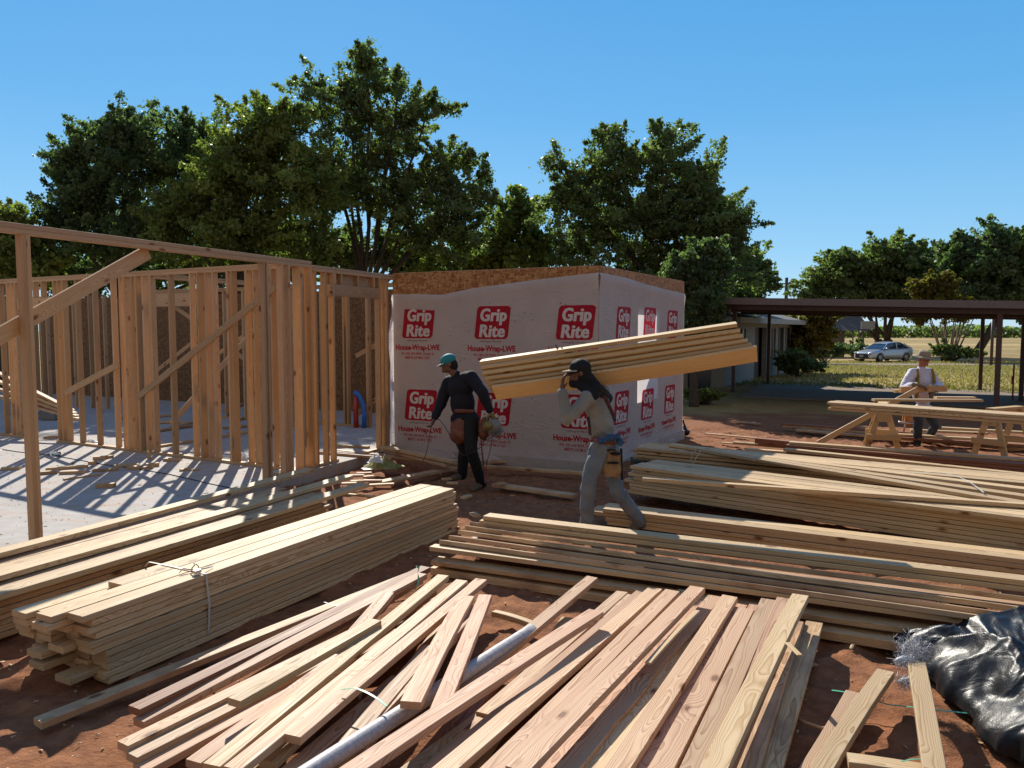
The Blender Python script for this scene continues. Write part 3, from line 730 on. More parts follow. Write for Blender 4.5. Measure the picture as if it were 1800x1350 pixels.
ribbon('tie_band', [D(1214, 800, 9.02), D(1226, 790, 9.0), D(1232, 791, 8.98), D(1222, 808, 8.97), D(1212, 824, 8.97)], 0.018, M['band'], 'loose curled tail of the white tie on the tied right bundle', 'strap', lift=vdir)
ribbon('loose_band', [P(1590 + 4 * k * 2.9, 833 - 8 * math.sin(k / 12 * 2.0) + (k / 12) ** 3 * 40, 0.49 + 0.05 * math.sin(k / 12 * 3.14)) for k in range(13)], 0.012, M['band'], 'pale loose band arched over the right hand piles', 'strap')
# low boards in front of the long pile
Y0 = P(1052, 893, 0.20); Y1 = P(1900, 996, 0.20)
stack('board in low right stack', 'boards of the low right stack', Y0, Y1, 4, 2, 0.14, 0.038, M['pale'], 1, 0.1, 0.12, bow=0.012, seed=21)
# pair on top of the fanned front right boards
X0 = P(845, 907, 0.34); X1 = P(1900, 1033, 0.34)
stack('board in raised front right pair', 'raised pair of boards on the front right pile', X0, X1, 2, 1, 0.14, 0.038, M['pale'], 1, 0.03, 0.02, bow=0.008, seed=23)
# fanned boards: each lower and nearer than the one before
fan = [(832, 921, 1900, 1048, .262), (824, 928, 1900, 1066, .258), (812, 936, 1900, 1086, .254), (796, 945, 1900, 1100, .250), (780, 953, 1900, 1111, .246)]
for k, (x0, y0, x1, y1, z) in enumerate(fan):
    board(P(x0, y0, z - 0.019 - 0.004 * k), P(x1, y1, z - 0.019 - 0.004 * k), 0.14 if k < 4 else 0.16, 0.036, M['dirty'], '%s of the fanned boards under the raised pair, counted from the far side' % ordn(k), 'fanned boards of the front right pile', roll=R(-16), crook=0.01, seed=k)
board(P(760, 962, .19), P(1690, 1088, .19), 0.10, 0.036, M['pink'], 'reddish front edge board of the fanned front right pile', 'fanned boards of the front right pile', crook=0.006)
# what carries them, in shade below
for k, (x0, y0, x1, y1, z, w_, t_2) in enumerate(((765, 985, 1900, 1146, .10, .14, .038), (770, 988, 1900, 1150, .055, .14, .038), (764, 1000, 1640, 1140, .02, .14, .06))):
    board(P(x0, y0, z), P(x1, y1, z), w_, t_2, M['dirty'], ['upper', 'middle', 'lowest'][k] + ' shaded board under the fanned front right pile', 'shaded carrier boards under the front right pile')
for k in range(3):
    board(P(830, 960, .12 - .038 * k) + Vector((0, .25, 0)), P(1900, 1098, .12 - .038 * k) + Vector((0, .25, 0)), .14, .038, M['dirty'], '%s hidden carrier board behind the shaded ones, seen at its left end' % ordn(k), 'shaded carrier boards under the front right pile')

# reddish boards beyond
RA = P(1384, 782, 0.30); RB = P(1900, 824, 0.30)
stack('board in dark reddish stack', 'reddish boards of the dark stack', RA, RB, 5, 3, 0.14, 0.038, M['redwood'], 1, 0.1, 0.03, bow=0.004, seed=31)
board(P(1388, 778, 0.32), P(1900, 815, 0.32), 0.14, 0.036, M['pale'], 'pale lit board on top of the dark reddish stack', 'loose boards on the right piles')
board(P(1330, 774, 0.18), P(1430, 784, 0.18), 0.14, 0.09, M['redwood'], 'short brown block end left of the dark reddish stack', 'loose boards on the right piles')
for k, (x0, y0, x1, y1, z, mt) in enumerate(((1290, 778, 1560, 800, .10, 'pale'), (1310, 790, 1620, 812, .14, 'pale'), (1380, 790, 1800, 835, .33, 'pale'), (1470, 812, 1900, 853, .36, 'pale'))):
    board(P(x0, y0, z), P(x1, y1, z), 0.12, 0.038, M[mt], 'pale board lying beside the dark reddish stack, %s from the left' % ordn(k), 'pale boards beside the dark stack')
# boards on the soil behind the sawhorses
for k, (x0, y0, x1, y1, z, mt) in enumerate(((1376, 745, 1900, 783, .12, 'redwood'), (1378, 749, 1900, 790, .08, 'dirty'), (1400, 756, 1900, 797, .05, 'dirty'), (1600, 756, 1735, 762, .17, 'pale'), (1655, 752, 1900, 766, .20, 'pale'), (1540, 762, 1900, 781, .15, 'pink'), (1560, 768, 1900, 789, .11, 'redwood'))):
    board(P(x0, y0, z), P(x1, y1, z), 0.14, 0.038, M[mt], 'board on the soil behind the sawhorses, %s from the back' % ordn(k), 'boards on the soil behind the sawhorses')
for k, (x0, y0, x1, y1) in enumerate(((1240, 762, 1330, 770), (1268, 778, 1330, 782), (1395, 753, 1470, 765), (1290, 740, 1335, 745))):
    board(P(x0, y0, .03), P(x1, y1, .05), 0.09, 0.02, M['dirty'], 'flat scrap board on the red soil right of the wrapped corner, %s from the left' % ordn(k), 'scrap boards on the red soil')

# ---------------------------------------------------------------- loose boards in the foreground
W6, W4 = 0.14, 0.089
loose = [
 # far x,y,z  near x,y,z  w  material  label  (extra)
 (1041, 1018, .20, 806, 1216, .12, W4, 'pink', 'narrow board leaning from under the front right pile down onto the silver roll', {}),
 (1048, 1078, .27, 600, 1372, .22, W6, 'pink', 'thick board crossing over the two crossed boards, left edge of the right hand fan', {}),
 (1094, 1044, .13, 850, 1260, .10, W4, 'pink', 'narrow board whose tip shows behind the thick crossing board, left one', {}),
 (1113, 1050, .13, 880, 1262, .06, W4, 'pink', 'narrow board whose tip shows behind the thick crossing board, right one', {}),
 (1152, 1038, .19, 762, 1375, .16, W6, 'pink', 'first wide board of the sunlit fan from the left', {}),
 (1182, 1042, .195, 850, 1375, .17, W6, 'pink', 'second wide board of the sunlit fan from the left', {}),
 (1226, 1036, .27, 908, 1360, .24, W6, 'pink', 'wide board lying on top of the sunlit fan with its cut end facing the camera', {}),
 (1258, 1052, .16, 972, 1385, .14, W6, 'pink', 'board with a wavy bark edge in the middle of the sunlit fan', {'wane': 0.03}),
 (1283, 1052, .20, 1066, 1385, .16, W6, 'pink', 'board right of the wavy edged one in the sunlit fan', {}),
 (1312, 1074, .18, 1148, 1385, .15, W6, 'pink', 'pinkish board with dark knots in the right half of the sunlit fan', {}),
 (1352, 1058, .21, 1206, 1385, .17, W6, 'pink', 'pinkish board second left of the topmost right board', {}),
 (1380, 1056, .22, 1232, 1400, .16, W6, 'pink', 'board half covered by the topmost right board of the fan', {}),
 (1407, 1050, .29, 1240, 1390, .26, W6, 'pale', 'topmost right board of the sunlit fan with bold grain', {}),
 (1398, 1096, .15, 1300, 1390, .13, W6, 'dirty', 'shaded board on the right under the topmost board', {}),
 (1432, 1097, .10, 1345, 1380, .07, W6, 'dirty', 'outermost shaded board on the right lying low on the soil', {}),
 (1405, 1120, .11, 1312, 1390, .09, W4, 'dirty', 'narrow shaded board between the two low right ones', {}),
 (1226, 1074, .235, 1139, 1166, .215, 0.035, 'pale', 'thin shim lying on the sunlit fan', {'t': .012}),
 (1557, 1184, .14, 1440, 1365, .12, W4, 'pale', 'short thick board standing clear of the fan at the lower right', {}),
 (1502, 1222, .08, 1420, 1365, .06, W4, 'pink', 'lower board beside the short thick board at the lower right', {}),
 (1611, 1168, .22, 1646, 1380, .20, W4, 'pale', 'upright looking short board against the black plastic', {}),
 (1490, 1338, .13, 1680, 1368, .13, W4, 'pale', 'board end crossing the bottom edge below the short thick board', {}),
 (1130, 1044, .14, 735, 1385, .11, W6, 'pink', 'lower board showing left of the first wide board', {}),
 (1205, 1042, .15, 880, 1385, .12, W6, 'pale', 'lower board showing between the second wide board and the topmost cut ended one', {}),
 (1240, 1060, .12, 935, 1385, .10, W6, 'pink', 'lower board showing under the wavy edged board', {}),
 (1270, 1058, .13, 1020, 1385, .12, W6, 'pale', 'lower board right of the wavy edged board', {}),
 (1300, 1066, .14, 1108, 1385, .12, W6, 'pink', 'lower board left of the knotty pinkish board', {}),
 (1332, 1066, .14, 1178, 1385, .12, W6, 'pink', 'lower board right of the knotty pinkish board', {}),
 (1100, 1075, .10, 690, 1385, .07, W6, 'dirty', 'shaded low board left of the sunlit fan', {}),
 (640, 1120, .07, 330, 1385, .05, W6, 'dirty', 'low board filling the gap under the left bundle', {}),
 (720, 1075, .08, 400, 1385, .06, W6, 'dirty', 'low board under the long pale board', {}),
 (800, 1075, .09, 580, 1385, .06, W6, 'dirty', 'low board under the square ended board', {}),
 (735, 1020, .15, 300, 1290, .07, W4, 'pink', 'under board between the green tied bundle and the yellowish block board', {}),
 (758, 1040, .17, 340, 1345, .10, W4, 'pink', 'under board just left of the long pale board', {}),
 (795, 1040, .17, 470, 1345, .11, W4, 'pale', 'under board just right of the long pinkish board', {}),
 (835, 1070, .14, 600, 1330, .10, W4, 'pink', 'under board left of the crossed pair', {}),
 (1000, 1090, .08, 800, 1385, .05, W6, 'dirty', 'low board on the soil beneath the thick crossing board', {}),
 # left hand group
 (745, 1003, .10, 66, 1272, .05, W4, 'dirty', 'long shaded board with a rounded end nearest the strapped pile', {}),
 (748, 1000, .21, 236, 1250, .18, W4, 'redwood', 'dark reddish board leading the left hand bundle with the green tie', {}),
 (742, 1012, .24, 244, 1272, .14, W4, 'pink', 'second board of the left hand bundle with the green tie', {}),
 (660, 1094, .26, 412, 1236, .24, W4, 'pale', 'short yellowish block board with square cut end on the left bundle', {}),
 (682, 1045, .24, 600, 1140, .17, W4, 'pink', 'short slanting board end beside the yellowish block board', {}),
 (655, 1098, .16, 216, 1314, .13, W4, 'pink', 'upper of three boards ending at the lower left soil', {}),
 (672, 1108, .14, 232, 1334, .11, W4, 'pink', 'middle of three boards ending at the lower left soil', {}),
 (700, 1112, .12, 246, 1356, .08, W6, 'pink', 'lower of three boards ending at the lower left soil', {}),
 (779, 1015, .25, 372, 1352, .20, W4, 'pale', 'long pale board with a shaggy edge, left of a close pair', {}),
 (812, 1024, .25, 408, 1358, .20, W4, 'pink', 'long pinkish board, right of a close pair', {}),
 (846, 1022, .23, 514, 1300, .21, W4, 'pink', 'board with a square end just above the green tie scrap', {}),
 (820, 1052, .29, 722, 1240, .27, W6, 'pink', 'broad short board crossing upward, left of the crossed pair', {}),
 (853, 1050, .27, 768, 1262, .23, W4, 'pink', 'narrower short board crossing upward, right of the crossed pair', {}),
 (757, 1140, .16, 560, 1375, .12, W4, 'pink', 'board running under the square ended board towards the silver roll', {}),
 (790, 1120, .17, 655, 1262, .13, W6, 'pink', 'board ending beside the silver roll under the crossed pair', {}),
 (700, 1195, .10, 480, 1385, .08, W4, 'pink', 'low board in the gap left of the silver roll', {}),
 (880, 1180, .06, 720, 1375, .05, W6, 'redwood', 'low dark board on the soil right of the silver roll', {}),
 (1000, 1130, .10, 740, 1375, .07, W4, 'pink', 'shaded board under the thick crossing board', {}),
 (868, 1078, .06, 935, 1098, .06, 0.05, 'pale', 'short cross stick on the soil beyond the silver roll', {}),
]
for (x0, y0, z0, x1, y1, z1, w_, mt, lab, kw) in loose:
    w_ = .104 if w_ == W6 else w_; mt = 'fir' if mt == 'pink' else mt
    kw = dict(kw); tt_ = kw.pop('t', 0.038)
    board(P(x0, y0, z0 - tt_ / 2), P(x1, y1, z1 - tt_ / 2), w_, tt_, M[mt], lab, 'loose boards in the foreground', crook=rng.uniform(-.006, .006), bow=rng.uniform(-.004, .006), roll=rng.uniform(-.03, .03), **kw)
for k, (x, y, z, dx, dy, l) in enumerate(((1384, 1130, .30, 22, 22, 0), (1436, 1168, .03, -22, 2, 0), (704, 1080, .05, 60, -30, 0))):
    board(P(x, y, z), P(x + dx, y + dy, z), 0.03, 0.008, M['pale'], ['small pale chip on the edge of the topmost right board', 'small chip on the soil right of the low shaded board', 'splinter stick between the boards near the strapped pile'][k], name='wood_chip', cat='wood chip')
# silver roll
m = MB(); r0_ = P(500, 1385, .18); r1_ = P(935, 1108, .14)
pts = [r0_.lerp(r1_, k / 24) for k in range(25)]
m.tube(pts, [0.040 + 0.002 * noise.noise(Vector((k * 1.3, 0, 0))) for k in range(25)], 28)
s = NT('silver_film'); o_ = s.obj(); n_ = s.noise(s.vscale(o_, (40, 40, 40)), 1.0, 5, 0.6, 1.0)
s.base(s.ramp(n_, [(0.35, (0.34, 0.32, 0.32)), (0.65, (0.50, 0.48, 0.47))]), 0.5, 0.08); s.bump(n_, 0.35, 0.004); M['silver'] = s.m
tag(m.build('film_roll', M['silver']), 'silver wrapped roll lying among the foreground boards', 'roll')
# green ties
ribbon('green_tie', [P(738, 998, .20), P(732, 996, .245), P(736, 1012, .25), P(734, 1030, .2), P(727, 1040, .12)], .02, M['green'], 'green tie looped over the end of the left hand bundle', 'strap', 'green ties', lift=Vector((.8, -.5, .2)))
ribbon('green_tie', [P(600 + 8 * k, 1212 + 0.35 * k * k - (2 * k if k < 3 else 6), .24 + .02 * math.sin(k / 10 * 3)) for k in range(11)], .012, M['green'], 'green tie scrap arched beside the silver roll', 'strap', 'green ties')
ribbon('green_tie', [P(1462 + 12 * k, 1213 + 1.2 * k + .25 * k * k, .05) for k in range(5)] + [P(1560 + 20 * k, 1238 + 2.2 * k, .05) for k in range(8)], .012, M['green'], 'thin green tie lying on the soil by the black plastic', 'strap', 'green ties')
ribbon('green_tie', [P(1585 + 10 * k, 1338 - 3 * math.sin(k / 5) * 4 + .3 * k * k, .18) for k in range(9)], .006, M['green'], 'green tie loop at the bottom edge by the black plastic', 'strap', 'green ties')
ribbon('twine', [P(570 + 12 * k, 1058 + 6 * math.sin(k * .9), .14 + .02 * math.sin(k)) for k in range(8)], .012, M['band'], 'white twine scrap under the strapped pile', 'strap')
m = MB(); m.tube([P(1395, 1262, .02), P(1420, 1272, .03), P(1445, 1280, .03), P(1465, 1280, .02)], [.008, .010, .009, .006], 8)
tag(m.build('stick', M['dirty']), 'thin grey stick on the soil right of the fan', 'stick')

# black plastic, crumpled
def crumple():
    """one folded sheet: a grid pushed into sharp pleats, piled at the right of the picture"""
    nx, ny = 210, 210; vs = []
    c = P(1822, 1240, 0.1)
    def ridge(v, s_): return 1 - abs(noise.noise(v * s_)) * 2.6
    for j in range(ny):
        for i in range(nx):
            u_, v_ = i / (nx - 1), j / (ny - 1)
            x = -0.36 + u_ * 1.6; y = -0.75 + v_ * 1.72
            e = min(1, u_ / 0.16, v_ / 0.12, (1 - v_) / 0.1)
            p = Vector((x * 1.0, y * 1.0, 0.3))
            wx = noise.noise(p * 2.3 + Vector((5, 1, 2))) * 0.16; wy = noise.noise(p * 2.3 + Vector((1, 8, 2))) * 0.16
            q = p + Vector((wx, wy, 0)) * 1.4
            def F1(v): return noise.voronoi(v)[0][0]
            q2 = Vector((q.x + .5 * q.y, q.y * .7, .3))
            h = 0.34 * F1(q2 * 2.3) + 0.16 * F1(q * 4.6 + Vector((3, 1, 0))) + 0.05 * F1(q * 10) + 0.012 * F1(q * 24)
            h = max(0.0, h * 0.70 - 0.01 + 0.08 * v_) * max(0, e) ** 0.6 + 0.01
            edge = 0.12 * noise.noise(Vector((0, y * 3, 5))) + 0.05 * noise.noise(Vector((0, y * 9, 5))) if u_ < 0.25 else 0
            skew = 0.22 * v_ 
            sx2 = 0.10 * noise.noise(q * 4.0 + Vector((0, 0, 9))); sy2 = 0.10 * noise.noise(q * 4.0 + Vector((4, 0, 9)))
            vs.append((c.x + x + edge * (1 - u_ * 4 if u_ < .25 else 0) + sx2 + skew * .5, c.y + y + sy2, h))
    return vs, [(j * nx + i, j * nx + i + 1, (j + 1) * nx + i + 1, (j + 1) * nx + i) for j in range(ny - 1) for i in range(nx - 1)]
s = NT('black_plastic_sheet'); o_ = s.obj(); n_ = s.noise(s.vscale(o_, (9, 9, 9)), 1.0, 6, 0.62, 1.2)
s.base(s.ramp(n_, [(0.4, (0.006, 0.0063, 0.007)), (0.7, (0.018, 0.018, 0.019))]), 0.36, 0, 0.3); s.bump(n_, 0.35, 0.02); M['plastic'] = s.m
vs, fs = crumple(); o = mesh('plastic_sheet', vs, fs, M['plastic'], smooth=False)
o.data.polygons.foreach_set('use_smooth', [True] * len(fs)); tag(o, 'crumpled black plastic sheet heaped at the lower right', 'plastic sheet')
# frayed bundle of sacking fibre
m = MB(); fc = P(1592, 1180, .16); rr_ = random.Random(9)
for k in range(2600):
    a_ = rr_.uniform(-2.2, 2.4); r_ = 0.07 * rr_.uniform(.65, 1.1)
    p = fc + Vector((math.cos(a_) * r_ * 1.0 + rr_.gauss(0, .008), rr_.gauss(0, .02), math.sin(a_) * r_ + rr_.gauss(0, .008)))
    if k % 3 == 0: p = fc + Vector((0.08 + rr_.gauss(0, .05), .08 + rr_.gauss(0, .03), 0.10 + rr_.gauss(0, .04)))
    dr = Vector((rr_.gauss(0, 1) + .6, rr_.gauss(0, 1), rr_.gauss(0, 1))).normalized() * rr_.uniform(.015, .05)
    sd2 = dr.cross(Vector((rr_.gauss(0, 1), rr_.gauss(0, 1), 1))).normalized() * 0.0007
    m.add([p - sd2, p + sd2, p + dr + sd2 + Vector((0, 0, -.006)), p + dr - sd2 + Vector((0, 0, -.006))], [(0, 1, 2, 3)])
M['fray'] = simple('frayed_fibre', (0.50, 0.50, 0.52), 0.5)
m.tube([fc + Vector((math.cos(a_) * .062, 0.01, math.sin(a_) * .062)) for a_ in np.linspace(-1.8, 2.4, 14)], .020, 10)
tag(m.build('frayed_rope', M['fray']), 'frayed grey bundle of fibres at the edge of the black plastic', 'rope')

# ---------------------------------------------------------------- debris on and by the slab
def scrap(px, py, z, l, w_, t_, ang, mt, lab, group='offcuts on the slab'):
    p = P(px, py, z + t_ / 2); d = Vector((math.cos(ang), math.sin(ang), 0)) * l / 2
    board(p - d, p + d, w_, t_, M[mt], lab, group, name='offcut', cat='offcut')
for k, (x, y, l, w_, t_, a_) in enumerate(((20, 823, .22, .09, .04, .3), (78, 831, .30, .09, .04, .5), (118, 822, .5, .05, .04, .55), (128, 830, .30, .09, .04, .2), (175, 805, .16, .09, .05, .3), (190, 803, .12, .09, .04, 1.2), (163, 813, .1, .09, .04, .2),
        (222, 818, .3, .14, .03, .5), (237, 822, .16, .14, .04, .1), (255, 822, .2, .09, .03, .4), (268, 817, .16, .09, .05, .6), (302, 808, .22, .09, .04, -.1), (353, 805, .12, .09, .05, .0), (186, 853, .2, .10, .05, .1), (262, 800, .04, .04, .12, 0), (325, 825, .16, .05, .03, 1.3), (342, 826, .12, .04, .02, .2), (185, 826, .3, .09, .03, .3),
        (145, 838, .45, .04, .02, .9), (95, 768, .3, .09, .04, .4))):
    scrap(x, y, ZS, l, w_, t_, a_, 'dirty', 'wood offcut lying on the sunlit slab among the shadow stripes')
m = MB(); M['rag'] = translucent('clear_film_scrap', (0.75, 0.76, 0.78), 0.4, 0.25)
def rag(px, py, z, sx, sy, h, lab, mat, seed, name='film_scrap'):
    c = P(px, py, z); vs = []; n = 22
    for j in range(n):
        for i in range(n):
            x, y = (i / (n - 1) - .5), (j / (n - 1) - .5); e = max(0, 1 - (x * x + y * y) * 3.6)
            v = Vector((x * 5 + seed, y * 5, seed)); vs.append((c.x + x * sx * (1 + .3 * noise.noise(v)), c.y + y * sy * (1 + .3 * noise.noise(v + Vector((5, 5, 5)))), z + .004 + h * e * (.5 + abs(noise.noise(v * 1.7)) * 1.6)))
    o = mesh(name, vs, [(j * n + i, j * n + i + 1, (j + 1) * n + i + 1, (j + 1) * n + i) for j in range(n - 1) for i in range(n - 1)], mat, smooth=True)
    tag(o, lab, 'film scrap')
rag(428, 812, ZS, .42, .3, .10, 'white crumpled film scrap on the slab left of the packed corner', M['rag'], 1)
rag(158, 780, ZS, .30, .25, .05, 'clear crumpled film scrap by the bottom plate at the left', M['rag'], 2)
rag(355, 775, ZS, .35, .3, .06, 'faint clear film scrap behind the bottom plate', M['rag'], 3)
def bottle(px, py, ang, lab):
    c = P(px, py, ZS + .034); d = Vector((math.cos(ang), math.sin(ang), 0)); e = empty('plastic_bottle', lab, 'bottle', c)
    m = MB(); prof = [(-.10, .024), (-.098, .032), (-.03, .033), (0, .030), (.03, .033), (.055, .030), (.08, .013), (.09, .012)]
    m.tube([d * a_ for a_, _ in prof], [r_ for _, r_ in prof], 14); m.build('bottle_body', M['bottle'], e)
    m = MB(); m.tube([d * .09, d * .104], .014, 12); m.build('cap', M['cap'], e)
s = NT('clear_bottle'); s.base((0.75, 0.82, 0.84), 0.12); s.b.inputs['Transmission Weight'].default_value = 0.75; M['bottle'] = s.m
M['cap'] = simple('white_cap', (0.7, 0.7, 0.68), 0.4)
bottle(95, 797, 2.9, 'clear water bottle lying on the slab near the lone post'); bottle(488, 830, .2, 'small bluish bottle at the foot of the packed stud corner')
M['cord'] = simple('dark_cord', (0.03, 0.02, 0.02), 0.5); M['cord_red'] = simple('dark_red_cord', (0.16, 0.02, 0.02), 0.5)
m = MB(); m.tube([P(x, y, ZS + .006) for x, y in ((-20, 786), (30, 794), (90, 800), (125, 806), (180, 816), (240, 824), (300, 834), (360, 848), (420, 861))], .006, 6)
tag(m.build('power_cord', M['cord']), 'dark power cord snaking across the slab between the offcuts', 'cord')
# pulled boards leaning inside at the far left
for k in range(4):
    board(D(-10 - 8 * k, 652 + 12 * k, 14.2), D(128 + 4 * k, 722 + 5 * k, 13.2 - .1 * k), .09, .038, M['dirty'], '%s of the leaning boards inside the house at the far left, from the top' % ordn(k), 'leaning boards inside the house')
for k, (x0, y0, x1, y1) in enumerate(((300, 752, 352, 738), (275, 757, 345, 747), (405, 740, 480, 722), (392, 752, 470, 745), (60, 715, 105, 706), (210, 735, 300, 730), (250, 742, 330, 742), (20, 728, 60, 722), (400, 762, 486, 755), (395, 722, 440, 705), (470, 708, 520, 700))):
    board(P(x0, y0, ZS + .03), P(x1, y1, ZS + .03), .09, .04, M['dirty'], 'loose board on the slab inside the framing, seen between the studs', 'boards lying inside the framing')
# small table saw box at the left
e = empty('tool_box', 'small grey tool box on the slab at the left inside the framing', 'tool box', P(88, 738, ZS)); m = MB(); m.box((0, 0, .10), (.34, .24, .17)); m.box((0, 0, .20), (.30, .20, .03)); M['greytool'] = simple('grey_tool', (.18, .18, .18), .5)
m.build('case', M['greytool'], e); m = MB(); m.tube([(-.08, 0, .215), (-.07, 0, .26), (.07, 0, .26), (.08, 0, .215)], .01, 8); m.build('handle', M['cord'], e)
# blue and red things inside the door opening
M['blue'] = simple('blue_plastic', (.02, .14, .50), .35); M['redp'] = simple('red_plastic', (.40, .05, .03), .4)
pb = D(636, 738, 14.6); pb.z = ZS
e = empty('pipe_stub', 'bent blue and red plastic pipes rising from the slab inside the doorway', 'pipe', pb)
m = MB(); m.tube([(.04, 0, 0), (.05, 0, .25), (.03, 0, .45), (-.05, 0, .62), (-.14, 0, .70)], .045, 12); m.build('blue_pipe', M['blue'], e)
m = MB(); m.tube([(-.12, .06, 0), (-.13, .06, .4), (-.10, .06, .62)], .05, 12); m.build('red_pipe', M['redp'], e)
# doorway boards, shade side
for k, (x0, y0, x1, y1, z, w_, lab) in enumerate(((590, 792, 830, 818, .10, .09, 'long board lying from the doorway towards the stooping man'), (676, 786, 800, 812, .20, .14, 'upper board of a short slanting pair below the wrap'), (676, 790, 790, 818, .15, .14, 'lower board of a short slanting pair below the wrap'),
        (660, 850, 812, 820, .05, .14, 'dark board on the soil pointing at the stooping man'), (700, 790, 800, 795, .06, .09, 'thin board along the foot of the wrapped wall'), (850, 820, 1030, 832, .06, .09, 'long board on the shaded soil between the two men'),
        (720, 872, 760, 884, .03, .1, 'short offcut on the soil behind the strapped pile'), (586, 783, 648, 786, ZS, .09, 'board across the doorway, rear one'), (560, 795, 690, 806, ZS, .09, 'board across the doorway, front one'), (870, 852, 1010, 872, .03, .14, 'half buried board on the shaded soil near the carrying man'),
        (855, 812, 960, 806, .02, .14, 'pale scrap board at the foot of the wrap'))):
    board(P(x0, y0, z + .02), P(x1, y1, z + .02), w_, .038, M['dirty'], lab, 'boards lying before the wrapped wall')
for k, (x, y, l, a_) in enumerate(((625, 836, .22, .1), (650, 845, .3, .0), (668, 852, .34, .25), (628, 846, .16, .2), (612, 850, .2, .2), (597, 812, .2, .1), (640, 832, .2, .3), (648, 838, .14, .5), (785, 842, .12, .4), (795, 849, .14, 0), (820, 873, .14, 1), (880, 850, .12, .6), (835, 905, .14, 2))):
    p = P(x, y, .10); d = Vector((math.cos(a_), math.sin(a_), 0)) * l / 2
    board(p - d, p + d, .07, .025, M['dirty'], 'small offcut in the heap of scraps before the doorway' if k < 8 else 'small scrap on the shaded soil round the stooping man', 'scraps before the doorway' if k < 8 else 'scraps round the stooping man', name='offcut', cat='offcut')
rag(672, 822, .10, .5, .35, .12, 'yellow green crumpled bag among the scraps before the doorway', simple('yellow_green_bag', (.22, .20, .05), .5), 7, 'crumpled_bag')
rag(660, 812, .2, .2, .16, .08, 'pinkish white film scrap on the yellow green bag', M['rag'], 11)

# chips and sawdust trodden over the site
rs_ = np.random.RandomState(77); vs = []; fs = []
for k in range(5200):
    if k < 3600: x, y, z = rs_.uniform(-4.5, 6), rs_.uniform(2.8, 15), None
    else: x, y, z = rs_.uniform(-8, -2), rs_.uniform(6, 13), ZS
    if z is None:
        z = 0.012
        v = Vector((x, y, 0)); h = noise.noise(v * 1.3) * 0.035 + noise.noise(v * 4.1 + Vector((9, 2, 0))) * 0.022; r_ = abs(noise.noise(v * 2.7 + Vector((3, 7, 1)))); h += (0.25 - r_) * 0.05 + noise.noise(v * 11) * 0.016 + max(0, 0.16 - abs(noise.noise(v * 6.5 + Vector((1, 1, 4))))) * 0.10
        z = h - 0.03 + .006
    else:
        if (x - A0.x) * Aw.y - (y - A0.y) * Aw.x > 0: continue
        z += .004
    a = rs_.uniform(0, 6.28); l = rs_.uniform(.004, .016) * (1 if rs_.rand() < .95 else 2.2); w_ = l * rs_.uniform(.2, .6); t = Vector((math.cos(a), math.sin(a), rs_.normal() * .2)) * l; q = Vector((-math.sin(a), math.cos(a), rs_.normal() * .2)) * w_
    p = Vector((x, y, z)); b = len(vs); vs += [p - t - q, p + t - q, p + t + q, p - t + q, p + Vector((0, 0, .004))]; fs += [(b, b + 1, b + 4), (b + 1, b + 2, b + 4), (b + 2, b + 3, b + 4), (b + 3, b, b + 4)]
o = mesh('wood_chips', vs, fs, M['dirty']); o['kind'] = 'stuff'
# ---------------------------------------------------------------- trees
def leafmat(name, lo, hi, trans=0.5):
    s = NT(name); at = s.node('ShaderNodeAttribute', attribute_name='tone')
    n = s.noise(s.obj(), 0.8, 3)
    f = s.math('ADD', s.math('MULTIPLY', at.outputs['Fac'], 0.75), s.math('MULTIPLY', n, 0.25))
    c = s.mix(f, c4(lo), c4(hi)); s.base(c, 0.5, 0, 0.35)
    tr = s.node('ShaderNodeBsdfTranslucent'); s.set(tr.inputs[0], s.mix(1.0, c, c4((1.3, 1.75, 0.7)), 'MULTIPLY'))
    mx = s.node('ShaderNodeMixShader'); mx.inputs[0].default_value = trans
    s.t.links.new(s.b.outputs[0], mx.inputs[1]); s.t.links.new(tr.outputs[0], mx.inputs[2]); s.t.links.new(mx.outputs[0], s.out.inputs[0])
    return s.m
M['leaf'] = leafmat('leaf_green', (0.072, 0.098, 0.048), (0.25, 0.27, 0.12))
M['leaf_y'] = leafmat('leaf_yellow_green', (0.088, 0.112, 0.038), (0.31, 0.31, 0.10))
M['leaf_d'] = leafmat('leaf_dark', (0.055, 0.083, 0.05), (0.19, 0.225, 0.11))
M['leaf_o'] = leafmat('leaf_autumn', (0.08, 0.07, 0.02), (0.22, 0.15, 0.03))
M['bark'] = simple('bark', (0.075, 0.055, 0.042), 0.9, bump=0.6, bscale=25, nscale=12, var=0.35)
M['bark_l'] = simple('pale_bark', (0.20, 0.14, 0.09), 0.8, bump=0.4, bscale=25, var=0.25)
